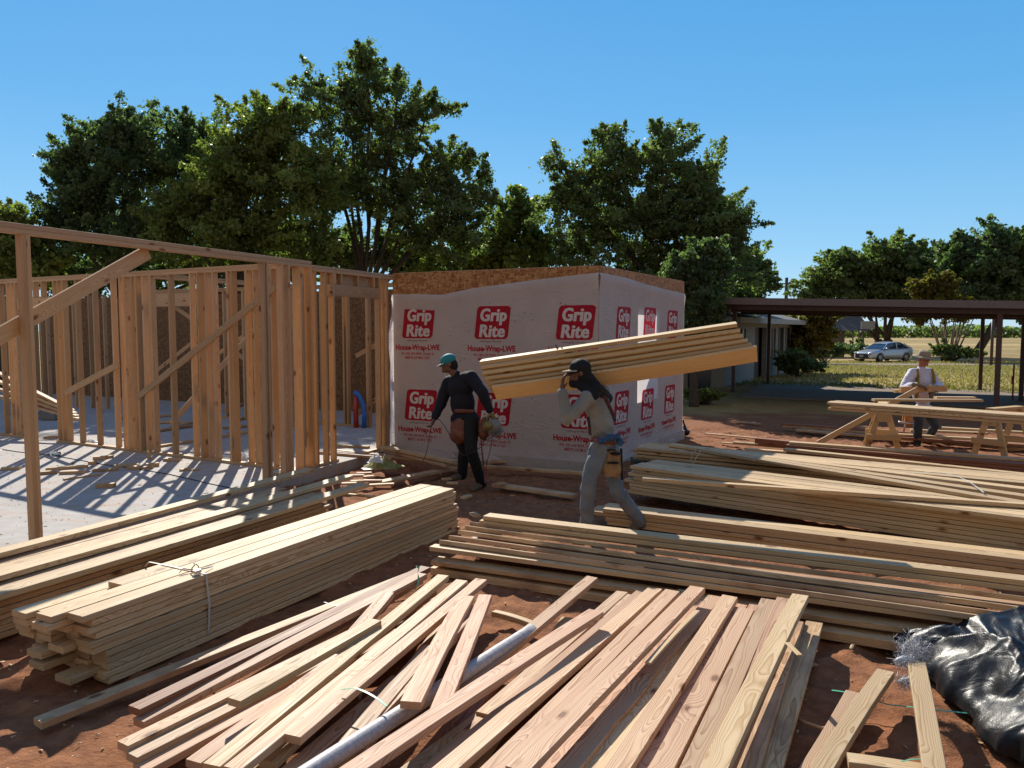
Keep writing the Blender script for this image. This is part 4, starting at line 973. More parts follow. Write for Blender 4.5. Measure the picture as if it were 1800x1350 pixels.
def leaves(name, pts, size, seed, mat, parent, elong=1.6, tones=None):
    rs = np.random.RandomState(seed); n = len(pts)
    a = rs.normal(size=(n, 3)); a /= np.linalg.norm(a, axis=1)[:, None]; a[:, 2] -= 0.25
    b = rs.normal(size=(n, 3)); b -= a * (a * b).sum(1)[:, None] / (a * a).sum(1)[:, None]; b /= np.linalg.norm(b, axis=1)[:, None]
    a /= np.linalg.norm(a, axis=1)[:, None]
    sz = size * rs.uniform(0.6, 1.3, n)[:, None]
    v = np.empty((n, 4, 3)); v[:, 0] = pts - a * sz * elong / 2; v[:, 1] = pts + b * sz / 2; v[:, 2] = pts + a * sz * elong / 2; v[:, 3] = pts - b * sz / 2
    me = bpy.data.meshes.new(name); me.vertices.add(n * 4); me.vertices.foreach_set('co', v.reshape(-1)); me.loops.add(n * 4)
    me.loops.foreach_set('vertex_index', np.arange(n * 4, dtype=np.int32)); me.polygons.add(n)
    me.polygons.foreach_set('loop_start', np.arange(0, n * 4, 4, dtype=np.int32)); me.polygons.foreach_set('loop_total', np.full(n, 4, dtype=np.int32))
    me.update(calc_edges=True)
    t = tones if tones is not None else rs.uniform(0, 1, n)
    at = me.attributes.new('tone', 'FLOAT', 'POINT'); at.data.foreach_set('value', np.repeat(np.clip(t, 0, 1), 4).astype(np.float32))
    me.materials.append(mat); return link(name, me, parent)
def crown_points(lobes, nclump, per, seed, crad=0.42, shell=0.55, twiggy=0.0):
    """sprays of leaves: each runs outwards from inside its lobe and ends past the outline"""
    rs = np.random.RandomState(seed); vol = np.array([(l[3] * l[4] * l[5]) ** 0.72 for l in lobes]); pr = vol / vol.sum()
    idx = rs.choice(len(lobes), nclump, p=pr); L = np.array(lobes)[idx]
    d = rs.normal(size=(nclump, 3)); d[:, 2] += 0.25; d /= np.linalg.norm(d, axis=1)[:, None]
    k = np.array([noise.noise(Vector((float(a[0] * 2.2 + i), float(a[1] * 2.2), float(a[2] * 2.2 + 3 * i)))) for a, i in zip(d, idx)])
    r1 = (1.0 + 0.55 * k) * np.where(rs.uniform(size=nclump) < 0.3, rs.uniform(1.0, 1.36, nclump), rs.uniform(0.45, 1.0, nclump))
    r0 = r1 * rs.uniform(0.35, 0.7, nclump)
    A_ = L[:, :3] + d * L[:, 3:6] * r0[:, None]; B_ = L[:, :3] + d * L[:, 3:6] * r1[:, None]
    B_[:, 2] += 0.25 * crad
    ct = np.clip(0.42 + 0.28 * rs.normal(size=nclump), 0, 1)
    t = rs.uniform(0, 1, (nclump, per)) ** 0.7
    rad = (crad * rs.uniform(0.5, 1.2, nclump))[:, None] * (1.05 - 0.85 * t) * 0.5
    g = rs.normal(size=(nclump, per, 3)) * np.array([1, 1, 0.75]) * rad[:, :, None]
    pts = (A_[:, None, :] * (1 - t[:, :, None]) + B_[:, None, :] * t[:, :, None] + g).reshape(-1, 3); tones = (ct[:, None] + 0.2 * rs.normal(size=(nclump, per))).reshape(-1)
    return np.concatenate([A_, B_], 1), pts, tones
def tree(name, label, base, lobes, nclump, per, leaf, mat, seed, trunk_r=0.25, fork=0.3, lean=(0, 0), group=None, crad=0.42, cat='tree', bark=None, shell=0.5, trunks=1, elong=1.6):
    base = Vector(base); e = empty(name, label, cat, base, 0, group); rs = random.Random(seed)
    lo = [(l[0] - base.x, l[1] - base.y, l[2] - base.z) + tuple(l[3:]) for l in lobes]
    c, pts, tones = crown_points(lo, nclump, per, seed, crad, shell)
    leaves('crown', pts, leaf, seed, mat, e, elong, tones)
    m = MB(); zc = min(l[2] for l in lo); fz = max(0.6, zc * fork * 2)
    cx = sum(l[0] for l in lo) / len(lo); cy = sum(l[1] for l in lo) / len(lo)
    def limb(p, q, r0, r1, k=7, w=0.10):
        p, q = Vector(p), Vector(q); L = (q - p).length; pts_ = []
        for i in range(k):
            t = i / (k - 1); o = Vector((noise.noise(p * 3 + Vector((t * 2, 0, seed))), noise.noise(p * 3 + Vector((0, t * 2, seed + 5))), 0)) * L * w * math.sin(t * math.pi)
            pts_.append(p.lerp(q, t) + o + Vector((0, 0, L * 0.08 * math.sin(t * math.pi))))
        m.tube(pts_, [r0 + (r1 - r0) * (i / (k - 1)) for i in range(k)], 8); return pts_
    fks = []
    for k in range(trunks):
        a = k * 2.4; f = Vector((cx * 0.25 + lean[0] + (0.5 * math.cos(a) if trunks > 1 else 0), cy * 0.2 + lean[1] + (0.4 * math.sin(a) if trunks > 1 else 0), fz))
        b0 = Vector((0.25 * trunk_r * math.cos(a) * trunks, 0.25 * trunk_r * math.sin(a) * trunks, -0.2))
        m.tube([b0, b0 + Vector((0, 0, 0.35)), b0.lerp(f, 0.6), f], [trunk_r * 1.5, trunk_r * 1.05, trunk_r * 0.9, trunk_r * 0.8], 12); fks.append(f)
    ends = []
    for i, l in enumerate(lo):
        f = fks[i % len(fks)]; pl = limb(f + Vector((0, 0, -0.1)), Vector(l[:3]) + Vector((0, 0, l[5] * 0.35)), trunk_r * 0.42, trunk_r * 0.10, 8); ends.append((pl, l))
    for q in c[:260]: m.tube([Vector(q[:3]), Vector(q[:3]).lerp(Vector(q[3:]), .5) + Vector((0, 0, .04)), Vector(q[3:])], [.022 * trunk_r / .25, .014 * trunk_r / .25, .005], 4)
    far = [Vector(x[:3]) for x in c[:min(len(c), 190)]]
    for q in far:
        best = min(((pp - q).length, pp) for pl, l in ends for pp in pl[2:])
        if best[0] < 5: limb(best[1], q, 0.045 * trunk_r / 0.25, 0.008, 5, 0.15)
    m.build('trunk', bark or M['bark'], e); return e
def lob(px, py, Y, rx, ry, rd=None, dy=0.0):    # lobe from a photo circle at distance Y
    p = D(px, py, Y + dy); k = (Y + dy) / F; return (p.x, p.y, p.z, rx * k, (rd if rd else (rx + ry) / 2 * k), ry * k)
Y = 26
tree('broadleaf_tree', 'dense dark green tree at the left behind the framing', (D(215, 600, Y).x, Y, 0),
     [lob(150, 400, Y, 75, 95), lob(225, 290, Y, 95, 85), lob(330, 300, Y, 75, 80, dy=1), lob(130, 290, Y, 55, 35), lob(180, 250, Y, 60, 40), lob(250, 420, Y, 90, 70), lob(150, 330, Y, 70, 60), lob(220, 230, Y, 45, 35), lob(350, 250, Y, 40, 45, dy=1), lob(110, 420, Y, 40, 60)], 700, 120, .082, M['leaf_d'], 1, .24, crad=.42)
Y = 24
tree('broadleaf_tree', 'yellow green bushy tree in front of the tallest tree', (D(420, 600, Y).x, Y, 0),
     [lob(345, 360, Y, 70, 60), lob(300, 400, Y, 48, 50), lob(430, 310, Y, 85, 90), lob(470, 240, Y, 75, 60), lob(420, 420, Y, 120, 70), lob(530, 340, Y, 80, 90), lob(500, 210, Y, 40, 34), lob(290, 440, Y, 50, 40), lob(560, 450, Y, 50, 35)], 700, 120, .08, M['leaf_y'], 2, .2, crad=.42)
Y = 27
tree('broadleaf_tree', 'tallest spreading tree rising behind the packed stud corner', (D(617, 600, Y).x, Y, 0),
     [lob(640, 130, Y, 45, 45), lob(600, 190, Y, 80, 65), lob(700, 150, Y, 40, 30), lob(690, 240, Y, 95, 75), lob(755, 195, Y, 48, 25), lob(790, 290, Y, 62, 40), lob(600, 320, Y, 100, 80), lob(720, 350, Y, 110, 70), lob(815, 390, Y, 55, 75), lob(770, 430, Y, 85, 55), lob(540, 170, Y, 40, 35), lob(640, 105, Y, 22, 30), lob(560, 430, Y, 70, 50), lob(850, 320, Y, 22, 40), lob(830, 345, Y, 35, 30), lob(690, 430, Y, 40, 40, dy=1.5), lob(620, 440, Y, 60, 45, dy=2), lob(540, 455, Y, 60, 40, dy=1)], 760, 120, .082, M['leaf'], 3, .20, crad=.42)
Y = 30
tree('broadleaf_tree', 'lower loose tree in the gap between the two tall trees', (D(900, 600, Y).x, Y, 0),
     [lob(900, 420, Y, 55, 75), lob(870, 460, Y, 60, 50), lob(915, 370, Y, 28, 40), lob(945, 450, Y, 40, 60), lob(830, 470, Y, 50, 35)], 260, 80, .12, M['leaf_y'], 4, .15, crad=.5)
Y = 28
tree('broadleaf_tree', 'big dark tree right behind the wrapped corner', (D(1215, 640, Y).x, Y, 0),
     [lob(1010, 360, Y, 68, 80), lob(1080, 290, Y, 75, 60), lob(1170, 285, Y, 68, 55), lob(1120, 400, Y, 130, 90), lob(1230, 380, Y, 80, 95), lob(1020, 450, Y, 75, 50), lob(1200, 480, Y, 110, 75), lob(1265, 460, Y, 55, 90), lob(1230, 570, Y, 55, 55), lob(1290, 420, Y, 32, 55), lob(975, 300, Y, 26, 30), lob(1060, 250, Y, 34, 26), lob(1165, 245, Y, 28, 26), lob(1225, 310, Y, 34, 34), lob(1130, 500, Y, 70, 40), lob(1285, 520, Y, 50, 45, dy=2), lob(1255, 400, Y, 60, 60, dy=2)], 1000, 120, .085, M['leaf'], 5, .24, crad=.46)
Y = 20
tree('broadleaf_tree', 'low dark tree overhanging the left end of the carport roof', (D(1219, 640, Y).x, Y, 0), [lob(1226, 520, Y, 38, 50), lob(1245, 565, Y, 22, 26), lob(1200, 500, Y, 50, 40), lob(1235, 470, Y, 45, 40), lob(1215, 585, Y, 26, 22)], 300, 110, .07, M['leaf_d'], 31, .12, crad=.36)
Y = 34
tree('broadleaf_tree', 'rounded glossy tree behind the left end of the carport roof', (D(1310, 600, Y).x, Y, 0),
     [lob(1322, 478, Y, 34, 42), lob(1295, 500, Y, 50, 45), lob(1335, 508, Y, 24, 26)], 260, 60, .12, M['leaf'], 6, .2)
Y = 25
tree('broadleaf_tree', 'tree top showing at the far left edge above the beam', (D(-10, 600, Y).x, Y, 0),
     [lob(10, 430, Y, 50, 60), lob(-50, 400, Y, 60, 60), lob(60, 470, Y, 60, 40), lob(30, 400, Y, 30, 30)], 300, 60, .11, M['leaf_y'], 7, .22)
Y = 29
tree('broadleaf_tree', 'dark tree filling the gap low behind the inner stud wall', (D(90, 600, Y).x, Y, 0),
     [lob(60, 480, Y, 110, 50), lob(200, 485, Y, 110, 50), lob(350, 475, Y, 90, 50), lob(480, 465, Y, 90, 50), lob(620, 460, Y, 90, 45), lob(740, 465, Y, 80, 40)], 700, 70, .11, M['leaf_d'], 8, .2, trunks=2)
# right hand, far
Y = 72
def far(px): return G(px, 618)
b_ = D(1560, 610, Y)
tree('broadleaf_tree', 'wide dark oak with a thick forked trunk behind the parked car', (b_.x, Y, gz(b_.x, Y)),
     [lob(1460, 505, Y, 52, 34), lob(1490, 478, Y, 62, 38), lob(1560, 462, Y, 70, 36), lob(1600, 500, Y, 62, 42), lob(1440, 525, Y, 34, 20), lob(1610, 455, Y, 34, 24), lob(1550, 520, Y, 90, 28), lob(1540, 540, Y, 60, 14)], 800, 80, .24, M['leaf'], 11, .42, fork=.16, crad=1.0, trunks=3)
Y = 66
b_ = D(1712, 615, Y)
tree('broadleaf_tree', 'tall dark tree with a leaning trunk at the far right', (b_.x, Y, gz(b_.x, Y)),
     [lob(1700, 470, Y, 55, 45), lob(1760, 450, Y, 60, 48), lob(1720, 520, Y, 65, 32), lob(1790, 510, Y, 55, 45), lob(1830, 460, Y, 50, 50), lob(1690, 440, Y, 30, 24)], 800, 80, .22, M['leaf_d'], 12, .35, lean=(1.4, 0), crad=.95)
Y = 58
b_ = D(1668, 622, Y)
e = tree('crape_myrtle', 'many stemmed tree with orange green leaves right of the hatted man', (b_.x, Y, gz(b_.x, Y)),
     [lob(1640, 515, Y, 36, 28), lob(1665, 540, Y, 45, 22), lob(1655, 500, Y, 28, 20), lob(1690, 550, Y, 34, 18), lob(1620, 560, Y, 28, 12)], 300, 60, .16, M['leaf_o'], 13, .07, fork=.2, crad=.5, bark=M['bark_l'])
m = MB(); rs_ = random.Random(3)
for k in range(15):
    a_ = rs_.uniform(0, 6.28); r_ = rs_.uniform(.6, 2.0)
    m.tube([(0.25 * math.cos(a_), .2 * math.sin(a_), 0), (r_ * .45 * math.cos(a_), .4 * r_ * math.sin(a_), 1.0), (r_ * math.cos(a_), .8 * r_ * math.sin(a_), 2.9 + rs_.uniform(0, .8))], [.08, .065, .03], 7)
m.build('stem', M['bark_l'], e)
def bush(name, label, px, py, Y, lobes, n, leaf, mat, seed, group=None, per=50, crad=.3):
    b = D(px, py, Y); g = gz(b.x, Y); e = empty(name, label, 'bush', (b.x, Y, g), 0, group)
    lo = [(l[0] - b.x, l[1] - Y, l[2] - g) + tuple(l[3:]) for l in [lob(q[0], q[1], Y, q[2], q[3]) for q in lobes]]
    c, pts, tn = crown_points(lo, n, per, seed, crad, .3); leaves('foliage', pts, leaf, seed, mat, e, 1.7, tn)
    m = MB(); rs = random.Random(seed)
    for q in c[:24]: m.tube([(rs.uniform(-.1, .1), rs.uniform(-.1, .1), -.05), Vector(q[3:]) * .5 + Vector((0, 0, .05)), Vector(q[3:])], [.022, .014, .005], 5)
    m.build('stem', M['bark'], e)
bush('leafy_bush', 'low leafy bush round the foot of the many stemmed tree', 1672, 625, 57, [(1660, 618, 22, 14), (1690, 622, 26, 8), (1710, 622, 24, 7)], 120, .14, M['leaf'], 21)
bush('garden_bush', 'orange green bush hanging below the carport roof beside the neighbour house', 1415, 620, 37, [(1420, 570, 45, 22), (1400, 600, 34, 34), (1440, 590, 36, 28), (1450, 560, 30, 18)], 300, .11, M['leaf_o'], 22)
bush('garden_bush', 'dark shrub in the shade by the neighbour house corner', 1402, 640, 33, [(1398, 634, 26, 18), (1430, 645, 20, 9), (1385, 645, 16, 12)], 140, .08, M['leaf_d'], 23)
bush('clipped_shrub', 'round dark shrub left of the basketball hoop', 1506, 620, 60, [(1506, 612, 20, 11), (1490, 616, 16, 8)], 90, .12, M['leaf_d'], 24)
bush('garden_bush', 'long dark hedge in shade beyond the drive', 1450, 625, 52, [(1460, 616, 40, 9), (1430, 614, 24, 14)], 150, .13, M['leaf_d'], 26)
bush('weed_clump', 'green weeds by the carport post right of the wrapped wall', 1240, 690, 20.5, [(1245, 694, 26, 8), (1215, 696, 18, 8)], 60, .05, M['leaf_y'], 25, crad=.15)
# treeline at the end of the fields
rs_ = np.random.RandomState(5); n_ = 16000; x_ = rs_.uniform(-60, 260, n_); hh = np.array([3.2 + 2.2 * noise.noise(Vector((float(a) * .06, 0, 0))) + 1.2 * noise.noise(Vector((float(a) * .3, 0, 0))) for a in x_])
pt = np.stack([x_, 230 + rs_.uniform(0, 10, n_), -0.36 + hh * rs_.uniform(0, 1, n_) ** .8], 1)
o = leaves('far_treeline', pt, 1.0, 5, M['leaf'], None, 1.2); o['kind'] = 'stuff'
# ---------------------------------------------------------------- yard: grass tufts as real blades
def grass():
    rs = np.random.RandomState(8); cl = []
    X = rs.uniform(3, 42, 70000); Yy = 17.5 + 40 * rs.uniform(0, 1, 70000) ** 1.5
    keep = (X < Yy * 0.72 + 1) & (X > Yy * 0.22)
    # keep clear of paving and the drive
    X, Yy = X[keep], Yy[keep]
    lo_edge = (X * 0.5095 + Yy) > 31.7
    strip = np.abs(Yy - 50.5) > 2.0
    k2 = (lo_edge & strip); X, Yy = X[k2], Yy[k2]
    h = 0.05 + 0.10 * rs.uniform(size=len(X)) * (1 + np.array([noise.noise(Vector((float(a) * .5, float(b) * .5, 0))) for a, b in zip(X, Yy)]))
    n = len(X); a = rs.uniform(0, 6.28, n); w_ = 0.012 + 0.0009 * Yy; ln = h * .5; b = rs.uniform(0, 6.28, n)
    g = np.array([gz(0, float(q)) for q in Yy]) - .01
    v = np.empty((n, 3, 3)); v[:, 0] = np.stack([X - np.cos(a) * w_, Yy - np.sin(a) * w_, g], 1); v[:, 1] = np.stack([X + np.cos(a) * w_, Yy + np.sin(a) * w_, g], 1)
    v[:, 2] = np.stack([X + np.cos(b) * ln, Yy + np.sin(b) * ln, g + h], 1)
    me = bpy.data.meshes.new('grass'); me.from_pydata(v.reshape(-1, 3).tolist(), [], [(3 * i, 3 * i + 1, 3 * i + 2) for i in range(n)])
    near = np.clip((36 - (X * 0.5095 + Yy)) / 3.0, 0, 1)
    at = me.attributes.new('tone', 'FLOAT', 'POINT'); at.data.foreach_set('value', np.repeat(np.clip(rs.uniform(0, 1, n) * .5 + .5 - near * .8, 0, 1), 3).astype(np.float32))
    me.materials.append(leafmat('dry_grass_blades', (0.17, 0.145, 0.055), (0.38, 0.28, 0.15), .3)); o = link('grass', me); o['kind'] = 'stuff'
grass()
# ---------------------------------------------------------------- pavings
def sheet(name, pts, z, mat, thick=0.0):
    m = MB(); m.prism([(p[0], p[1]) for p in pts], z - max(thick, .03), z); o = m.build(name, mat); o['kind'] = 'structure'; return o
rot = Vector((0.891, -0.454)); ort = Vector((0.454, 0.891)); cc = Vector((5.0, 21.4))
def cpt(a, b): return cc + rot * a + ort * b
# carport slab
sheet('carport_paving', [cpt(1.0, 2.0), cpt(12.5, 1.2), cpt(12.5, 7.9), cpt(0.6, 7.9)], .035, M['paving'])
dr = [G(1395, 626), G(1900, 641), G(1900, 628), G(1395, 620)]
m = MB(); vs = []
for k in range(30):
    x = 12 + k * 1.6
    for yy in (48.9, 52.6):
        y = yy + .6 * math.sin(x * .12); vs.append((x, y, gz(x, y) + .02))
m.add(vs, [(2 * k, 2 * k + 2, 2 * k + 3, 2 * k + 1) for k in range(29)]); m.build('drive', M['paving'])['kind'] = 'structure'
# ---------------------------------------------------------------- carport
M['brown'] = simple('brown_painted_steel', (0.075, 0.042, 0.034), 0.45, 0.0, .15)
M['fascia'] = simple('grey_brown_fascia', (0.16, 0.13, 0.125), 0.5, 0.0, .1)
e = empty('carport', 'long flat roofed carport of brown steel posts with a grey brown fascia', 'carport', (cc.x, cc.y, 0))
def zr_(a): return 2.86 - 0.030 * a
def W_(a, b, z): p = cpt(a, b); return Vector((p.x - cc.x, p.y - cc.y, z))
a0, a1, b0, b1 = -0.3, 12.5, -0.8, 8.6
m = MB()
def quadbox(A_, B_, C_, D_, th):
    b = [Vector(v) for v in (A_, B_, C_, D_)]; t = [v + Vector((0, 0, th)) for v in b]
    m.add(b + t, [(3, 2, 1, 0), (4, 5, 6, 7), (0, 1, 5, 4), (1, 2, 6, 5), (2, 3, 7, 6), (3, 0, 4, 7)])
quadbox(W_(a0, b0, zr_(a0) - .06), W_(a1, b0, zr_(a1) - .06), W_(a1, b1, zr_(a1) - .06), W_(a0, b1, zr_(a0) - .06), .04)
k = a0
while k < a1:
    m.add([W_(k, b0, zr_(k) - .02), W_(k + .03, b0, zr_(k) + .015), W_(k + .06, b0, zr_(k) - .02), W_(k, b1, zr_(k) - .02), W_(k + .03, b1, zr_(k) + .015), W_(k + .06, b1, zr_(k) - .02)], [(0, 1, 4, 3), (1, 2, 5, 4)]); k += .3
m.build('roof_deck', M['brown'], e)
m = MB()
for (p, q) in (((a0, b0), (a1, b0)), ((a0, b1), (a1, b1)), ((a0, b0), (a0, b1)), ((a1, b0), (a1, b1))):
    m.bar(W_(*p, zr_(p[0]) - .07), W_(*q, zr_(q[0]) - .07), .02, .17)
m.build('fascia', M['fascia'], e)
for bb in (-0.45, 3.9, 8.2):
    m = MB(); m.bar(W_(a0 + .1, bb, zr_(a0) - .20), W_(a1 - .1, bb, zr_(a1) - .20), .10, .16); m.build('beam', M['brown'], e)
for k in range(8):
    m = MB(); aa = a0 + .3 + k * 1.75; m.bar(W_(aa, b0 + .1, zr_(aa) - .115), W_(aa, b1 - .1, zr_(aa) - .115), .06, .09); m.build('purlin', M['brown'], e)
for px, row in ((1291, 3.9), (1352, 8.2), (1498, 8.2), (1607, 8.2), (1727, 8.2), (1757, -.45), (1800, 3.9)):
    if px in (1498, 1607): continue
    d = vpx(px); base = cc + ort * row; det = rot.x * d.y - rot.y * d.x; t = (-base.x * d.y + base.y * d.x) / det; aa = t
    m = MB(); s_ = .055; m.box(W_(aa, row, (zr_(aa) - .27) / 2), (2 * s_, 2 * s_, zr_(aa) - .27), Matrix.Rotation(math.atan2(rot.y, rot.x), 3, 'Z')); m.box(W_(aa, row, .05), (.2, .2, .03), Matrix.Rotation(math.atan2(rot.y, rot.x), 3, 'Z')); m.build('post', M['brown'], e)
# ---------------------------------------------------------------- neighbour house
def brick(name, c1, c2, mortar, sc=4.0):
    s = NT(name); b = s.node('ShaderNodeTexBrick'); o = s.obj(); se = s.node('ShaderNodeSeparateXYZ'); s.set(se.inputs[0], o)
    cv = s.node('ShaderNodeCombineXYZ'); s.set(cv.inputs[0], s.math('ADD', se.outputs[0], se.outputs[1])); s.set(cv.inputs[1], se.outputs[2]); s.set(b.inputs['Vector'], cv.outputs[0])
    b.inputs['Color1'].default_value = c4(c1); b.inputs['Color2'].default_value = c4(c2); b.inputs['Mortar'].default_value = c4(mortar); b.inputs['Scale'].default_value = sc
    b.inputs['Mortar Size'].default_value = .03; s.base(b.outputs[0], .85); s.bump(b.outputs[1], -.4, .01); return s.m
M['brickw'] = brick('pale_brick', (.30, .28, .25), (.36, .34, .31), (.22, .20, .18)); M['brickb'] = brick('brown_brick', (.14, .085, .06), (.19, .12, .085), (.16, .13, .11))
s = NT('grey_shingle'); b = s.node('ShaderNodeTexBrick'); s.set(b.inputs['Vector'], s.vscale(s.obj(), (1, 2.2, 2.2))); b.inputs['Color1'].default_value = (.10, .095, .095, 1); b.inputs['Color2'].default_value = (.15, .14, .14, 1); b.inputs['Mortar'].default_value = (.07, .068, .066, 1); b.inputs['Scale'].default_value = 3; s.base(b.outputs[0], .9); M['shingle'] = s.m
M['trim'] = simple('painted_trim', (.30, .29, .28), .6); M['dark'] = simple('dark_opening', (.02, .02, .022), .25); M['doorp'] = simple('weathered_door', (.11, .10, .10), .6)
M['beige'] = simple('beige_siding', (.34, .29, .22), .7)
hb = D(1250, 660, 31.5); hb.z = 0
e = empty('neighbour_house', 'low pale brick house with grey shingle roof behind the carport', 'house', hb)
hu = Vector((.50, .866, 0)); hw = Vector((-.866, .5, 0))        # hu recedes to the right, along the side wall
def H(a, b, z): return hu * a + hw * b + Vector((0, 0, z))
near = D(1273, 690, 27.0) - hb; 
# side wall from px 1273 (27 m) to px 1405 (38 m)
pA = D(1273, 660, 27.0) - hb; pB = D(1403, 640, 38.5) - hb; pA.z = pB.z = 0; hu = (pB - pA).normalized(); hw = Vector((-hu.y, hu.x, 0)); Lh = (pB - pA).length
def H(a, b, z): return pA + hu * a + hw * b + Vector((0, 0, z - 0.0))
rotH = Matrix((hu, hw, Vector((0, 0, 1)))).transposed()
m = MB()
def wallbox(a_, b_, z0_, z1_, m_): m_.box(H((a_ + b_) / 2, .1, (z0_ + z1_) / 2), (b_ - a_, .2, z1_ - z0_), rotH)
wallbox(0, 4.3, -.3, 2.35, m); wallbox(6.4, Lh, -.3, 2.35, m); wallbox(4.3, 6.4, 2.1, 2.35, m)
m.box(H(.1, 4.6, 1.05), (.2, 8.8, 2.6), rotH); m.box(H(Lh - .1, 4.6, 1.05), (.2, 8.8, 2.6), rotH); m.box(H(Lh / 2, 9.0, 1.05), (Lh, .2, 2.6), rotH)
m.build('wall', M['brickw'], e)
m = MB(); m.box(H(5.35, .35, 1.0), (2.1, .08, 2.3), rotH); m.build('door', M['doorp'], e)
for a_, wd, z0_, z1_ in ((2.4, .5, .9, 2.0), (7.6, .55, .8, 2.05), (9.1, .9, .1, 2.1), (10.6, .9, .1, 2.1), (12.0, .5, .1, 2.1)):
    if a_ + wd > Lh: continue
    m = MB(); m.box(H(a_, -.01, (z0_ + z1_) / 2), (wd, .05, z1_ - z0_), rotH); f = m.build('window', M['dark'], e)
    m = MB()
    for q in (-wd / 2, wd / 2): m.box(H(a_ + q, -.03, (z0_ + z1_) / 2), (.06, .08, z1_ - z0_ + .06), rotH)
    m.box(H(a_, -.03, z0_), (wd, .08, .06), rotH); m.build('frame', M['trim'], f)
m = MB(); ov = .7; ez = 2.42
E_ = [H(-ov, -ov, ez), H(Lh + ov, -ov, ez), H(Lh + ov, 9.2 + ov, ez), H(-ov, 9.2 + ov, ez)]; Rg = [H(4.3, 4.6, ez + 1.35), H(Lh - 4.3, 4.6, ez + 1.35)]
m.add(E_ + Rg, [(0, 1, 5, 4), (1, 2, 5), (2, 3, 4, 5), (3, 0, 4), (3, 2, 1, 0)]); rf = m.build('roof', M['shingle'], e)
m = MB()
for i in range(4): m.bar(E_[i] + Vector((0, 0, -.08)), E_[(i + 1) % 4] + Vector((0, 0, -.08)), .03, .20)
m.build('eaves_board', M['trim'], rf)
# dark shed wall left of it, under the carport
e = empty('shed', 'dark timber shed in the shade at the left end of the carport', 'shed', G(1240, 660)); 
q0 = D(1180, 680, 25.5) - e.location; q1 = D(1274, 680, 26.9) - e.location; q0.z = q1.z = 0
m = MB(); dd = (q1 - q0); nn = Vector((-dd.y, dd.x, 0)).normalized(); m.bar(q0 + nn * 1.5 + Vector((0, 0, 1.05)), q1 + nn * 1.5 + Vector((0, 0, 1.05)), 3.0, 2.2); m.build('wall', M['beige'], e)
m = MB(); m.bar(q0 + nn * 1.5 + Vector((0, 0, 2.2)), q1 + nn * 1.5 + Vector((0, 0, 2.2)), 3.4, .12); m.build('roof', M['shingle'], e)
m = MB(); m.bar(q0.lerp(q1, .3) - nn * .02 + Vector((0, 0, .95)), q0.lerp(q1, .7) - nn * .02 + Vector((0, 0, .95)), .06, 1.9); m.build('door', M['dark'], e)
# far brown outbuilding
b_ = D(1480, 620, 66); g = gz(0, 66)
e = empty('brown_cottage', 'small brown brick cottage with an open porch at the far side of the drive', 'cottage', (b_.x, 66, g))
m = MB(); m.box((-2.0, 2, 1.1), (4.4, 4, 2.4)); m.build('wall', M['brickb'], e)
for x in (.95, 1.45, 1.75): m = MB(); m.box((x, .1, 1.15), (.10, .10, 2.3)); m.build('post', M['beige'], e)
m = MB(); R_ = [(-4.6, -.5, 2.3), (2.3, -.5, 2.3), (2.3, 4.5, 2.3), (-4.6, 4.5, 2.3), (-3.2, 2, 3.7), (2.3, 2, 3.7)]; m.add(R_, [(0, 1, 5, 4), (1, 2, 5), (2, 3, 4, 5), (3, 0, 4), (3, 2, 1, 0)]); m.build('roof', M['shingle'], e)
m = MB(); m.box((-2.6, -.02, 1.2), (.9, .06, 1.1)); m.build('window', M['dark'], e)
# basketball hoop
b_ = D(1522, 616, 61); e = empty('basketball_hoop', 'basketball hoop on a dark post with a grey backboard left of the oak', 'hoop', (b_.x, 61, gz(0, 61)))
m = MB(); m.tube([(0, .5, 0), (0, .5, 2.4), (0, .1, 2.9)], .07, 8); m.build('post', M['brown'], e)
M['board_g'] = simple('grey_backboard', (.30, .30, .30), .5)
m = MB(); m.box((.1, 0, 2.75), (1.1, .05, .62)); m.build('backboard', M['board_g'], e)
m = MB(); m.tube([(.1 + .23 * math.cos(k * .5236), -.3 + .23 * math.sin(k * .5236), 2.35) for k in range(13)], .015, 6); m.build('rim', M['cord_red'], e)
# utility poles and wires
b_ = D(1380, 600, 85); e = empty('utility_pole', 'dark utility pole in the sky gap above the carport roof', 'utility pole', (b_.x, 85, -.36))
zt_ = D(1380, 488, 85).z; m = MB(); m.tube([(0, 0, 0), (0, 0, zt_ + .36)], [.24, .18], 8); m.build('pole', M['bark'], e)
m = MB(); m.box((0, 0, zt_ - .3), (1.6, .1, .12)); m.build('cross_arm', M['bark'], e)
m = MB(); m.tube([(.35, 0, zt_ - .9), (.35, 0, zt_ - .1)], .14, 8); m.build('transformer', M['greytool'], e)
m = MB()
for k, z in enumerate((-1.2, -2.0)):
    m.tube([(0, 0, zt_ + z), (12, 4, zt_ + z - .7), (26, 8, zt_ + z - .3)], .02, 5)
m.build('wire', M['cord'], e)
for px, Yd, h, lab in ((1744, 48, 3.2, 'slim dark pole standing in the field behind the carport posts'), (1784.5, 21.5, 1.05, 'thin red stake by the paving at the right')):
    b_ = D(px, 600, Yd); m = MB(); m.tube([(0, 0, -.1), (0, 0, h)], .09 if Yd > 30 else .022, 8); mm = M['brown'] if Yd > 30 else M['redp']
    if Yd < 30: m.box((-.03, 0, h - .45), (.05, .01, .22))
    o = m.build('field_pole' if Yd > 30 else 'marker_stake', mm); o.location = (b_.x, Yd, gz(0, Yd)); tag(o, lab, 'pole' if Yd > 30 else 'stake')
p = P(1757, 703, 0); m = MB(); m.tube([(0, 0, 0), (0, 0, .5)], .008, 6); e = empty('marker_flag', 'small pink marker flag at the foot of the right carport post', 'flag', (p.x - .15, p.y - 3.2, 0)); m.build('wire_stem', M['cord'], e)
